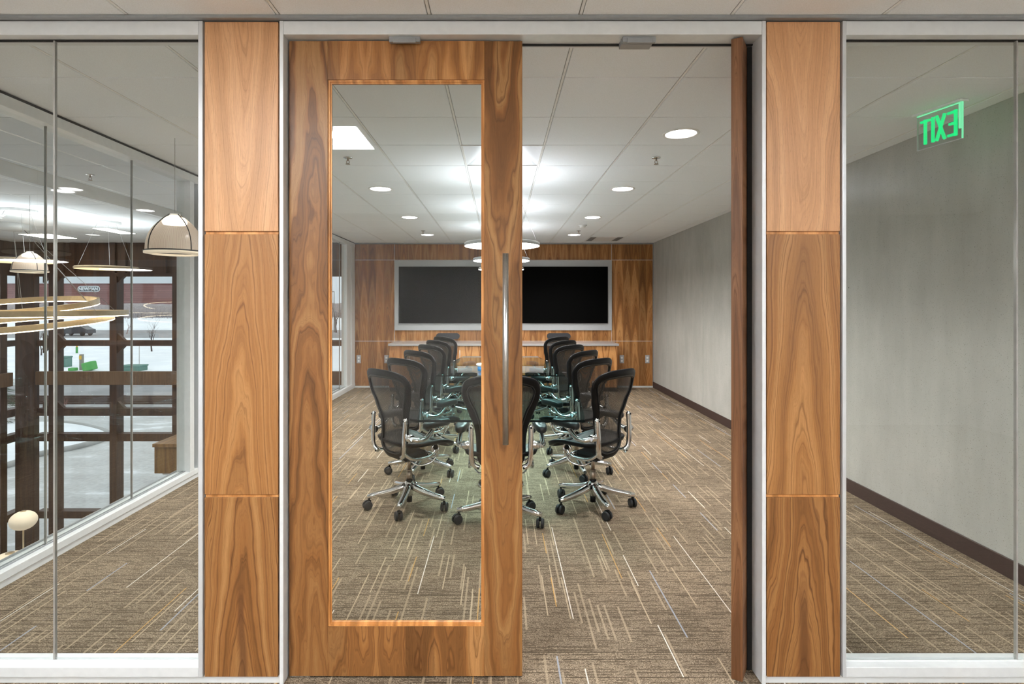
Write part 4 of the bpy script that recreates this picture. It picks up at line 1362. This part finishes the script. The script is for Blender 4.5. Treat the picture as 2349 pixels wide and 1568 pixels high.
# ------------------------------------------------------------ atrium fixtures
disc_pendant(-5.50, 7.90, 2.045, .385, 'thin warm disc pendant hanging in atrium, right of the rings', 'disc pendants in the atrium', 'emdisc', 3, True, rim='brass', can=.17)
disc_pendant(-5.89, 6.90, 2.07, .385, 'thin warm disc pendant hanging in atrium, left of the other disc', 'disc pendants in the atrium', 'emdisc', 3, True, rim='brass', can=.19)
rp = empty('ring_chandelier', (-7.0, 8.1, 1.2), None, 'cluster of three large glowing brass rings hanging in the atrium', 'chandelier')
def ring(r, c, tx_, ty, h=.075):
    m_ = Matrix.Translation(c) @ Matrix.Rotation(ty, 4, 'Y') @ Matrix.Rotation(tx_, 4, 'X')
    q = MB(); n = 72; vs = []; 
    pr = [(r, -h / 2), (r, h / 2), (r - .035, h / 2), (r - .035, -h / 2)]
    q.lathe(pr + [pr[0]], (0, 0, 0), n, smooth=False); q.xform(m_)
    rg = q.build('ring', 'brass', rp)
    q = MB(); q.lathe([(r - .003, -h / 2 - .002), (r - .003, -h / 2 - .012), (r - .032, -h / 2 - .012), (r - .032, -h / 2 - .002)], (0, 0, 0), n, smooth=False); q.xform(m_)
    q.build('light_strip', 'emring', rg)
    return m_
m1 = ring(1.03, (-7.0, 8.1, 1.53), math.radians(7), math.radians(-1))
m2 = ring(1.40, (-7.0, 8.1, 1.43), 0, 0)
m3 = ring(1.18, (-6.95, 8.1, 1.277), math.radians(5), math.radians(-2.6))
q = MB(); q.lathe([(0, -.09), (.20, -.09), (.22, -.06), (.22, -.001)], (-7.0, 8.1, HC), 24); q.build('canopy', 'alu', rp)
for (m_, r) in ((m1, 1.0), (m2, 1.38), (m3, 1.15)):
    for k_ in range(3):
        a = 2 * PI * k_ / 3 + .1
        p = m_ @ Vector((r * math.cos(a), r * math.sin(a), .04))
        q = MB(); q.cyl(p, (-7.0 + .15 * math.cos(a), 8.1 + .15 * math.sin(a), HC - .08), .003, 6); q.build('suspension_cable', 'wire', rp)
def dome(x, y, z, r, h, label):
    root = empty('dome_pendant_reflection', (x, y, z), None, label, 'pendant light', 'reflected dome pendants')
    pr = [(r * math.cos(a) if i < 12 else .0, h * math.sin(a)) for i, a in enumerate([PI / 2 * k_ / 12 for k_ in range(13)])]
    pr = [(max(rr, .0), zz) for rr, zz in pr]
    q = MB(); q.lathe([(r * (1 - (zz / h) ** 2.6 * .82) if zz < h else .05 * r, zz) for rr, zz in [(0, h * k_ / 12) for k_ in range(13)]], (x, y, z), 48); q.build('ribbed_shade', 'prism', root)
    q = MB(); q.lathe([(r * 1.06, 0), (r * 1.07, .006), (r * 1.0, .010), (r * .99, 0)], (x, y, z), 48); q.build('rim_band', 'shadowgap', root)
    q = MB(); q.lathe([(r * 1.05, 0), (r * 1.05, -.012), (r * .80, -.020), (r * .78, -.012), (r * .98, -.002)], (x, y, z), 48); q.build('bottom_lens', 'globe', root)
    q = MB()
    for k_ in range(4):
        a = PI / 4 + PI / 2 * k_ + .3; pts_ = []
        for i in range(9):
            zz = h * i / 8; rr = r * (1 - (zz / h) ** 2.6 * .82) + .004; pts_.append((x + rr * math.cos(a), y + rr * math.sin(a), z + zz))
        q.tube(pts_, .0035, 6)
    q.build('cage', 'shadowgap', root)
    q = MB(); q.lathe([(0, h * .97), (r * .2, h * .97), (r * .19, h * 1.02), (0, h * 1.02)], (x, y, z), 20); q.build('neck', 'white', root)
    q = MB(); q.lathe([(0, h * .70), (r * .40, h * .73), (r * .44, h * .80), (r * .34, h * .90), (0, h * .93)], (x, y, z), 40); q.build('bulb', 'embulb', root)
    q = MB(); q.cyl((x, y, z + h * 1.01), (x, y, HC - .001), .0015, 6); q.build('cord', 'wire', root)
dome(-2.27, 3.94, 1.912, .180, .262, 'reflected ribbed dome pendant lamp built beside left wood pier')  # reflection of a corridor lamp in the glass, built as a hanging pendant
dome(-5.00, 6.0, 1.905, .155, .205, 'reflected ribbed dome pendant lamp built in the atrium above the rings')  # also a reflection, built as a pendant beyond the glass
for (x, y, l_) in ((-4.34, 5.66, 'nearest the glass wall post'), (-4.24, 6.84, 'farther back near the big dome lamp'), (-6.02, 6.84, 'beside the left disc canopy')):
    downlight(x - (.12 if x > -5 else .5), y + (.1 if x > -5 else .45), 'round recessed downlight in the atrium ceiling, ' + l_, 'recessed downlights over the atrium', .095)
for (xa, xb, ya, yb_, l_) in ((-6.15, -5.92, 8.52, 9.16, 'behind right disc pendant'), (-7.85, -7.35, 9.2, 9.8, 'behind rings canopy')):  # reflected rectangles of light, built as glowing ceiling panels
    t_ = empty('atrium_light_reflection', ((xa + xb) / 2, (ya + yb_) / 2, HC), None, 'reflected bright rectangle built on atrium ceiling ' + l_, 'ceiling light', 'reflected lights on atrium ceiling')
    q = MB(); q.box((xa - .02, ya - .02, HC - .006), (xb + .02, yb_ + .02, HC - .001)); q.build('troffer_frame', 'white', t_)
    q = MB(); q.box((xa, ya, HC - .010), (xb, yb_, HC - .006)); q.build('troffer_lens', 'ematr', t_)
gl = empty('globe_lamp', (-6.76, 8.0, -3.2), None, 'tall floor lamp with stacked cream globe shades in the atrium', 'floor lamp')
def glob(cx, cy, cz, rx, rz_):
    q = MB(); pr = [(rx * math.sin(PI * k_ / 16), -rz_ * math.cos(PI * k_ / 16)) for k_ in range(17)]
    q.lathe(pr, (cx, cy, cz), 32); o = q.build('globe_shade', 'globe', gl)
    q = MB(); q.lathe([(rx * .22, rz_ * .96), (rx * .2, rz_ * 1.02), (0, rz_ * 1.02)], (cx, cy, cz), 16); q.build('shade_cap', 'brass', o)
glob(-6.76, 8.0, -1.51, .165, .132); glob(-6.95, 8.0, -2.13, .26, .16)
q = MB(); q.cyl((-6.76, 8.0, -3.17), (-6.76, 8.0, -1.63), .010, 10); q.tube([(-6.76, 8, -2.4), (-6.95, 8, -2.35), (-6.95, 8, -2.28)], .008, 8); q.build('lamp_stem', 'brass', gl)
q = MB(); q.lathe([(0, 0), (.18, 0), (.18, .02), (.02, .03), (0, .03)], (-6.76, 8.0, -3.2), 24); q.build('lamp_base', 'brass', gl)
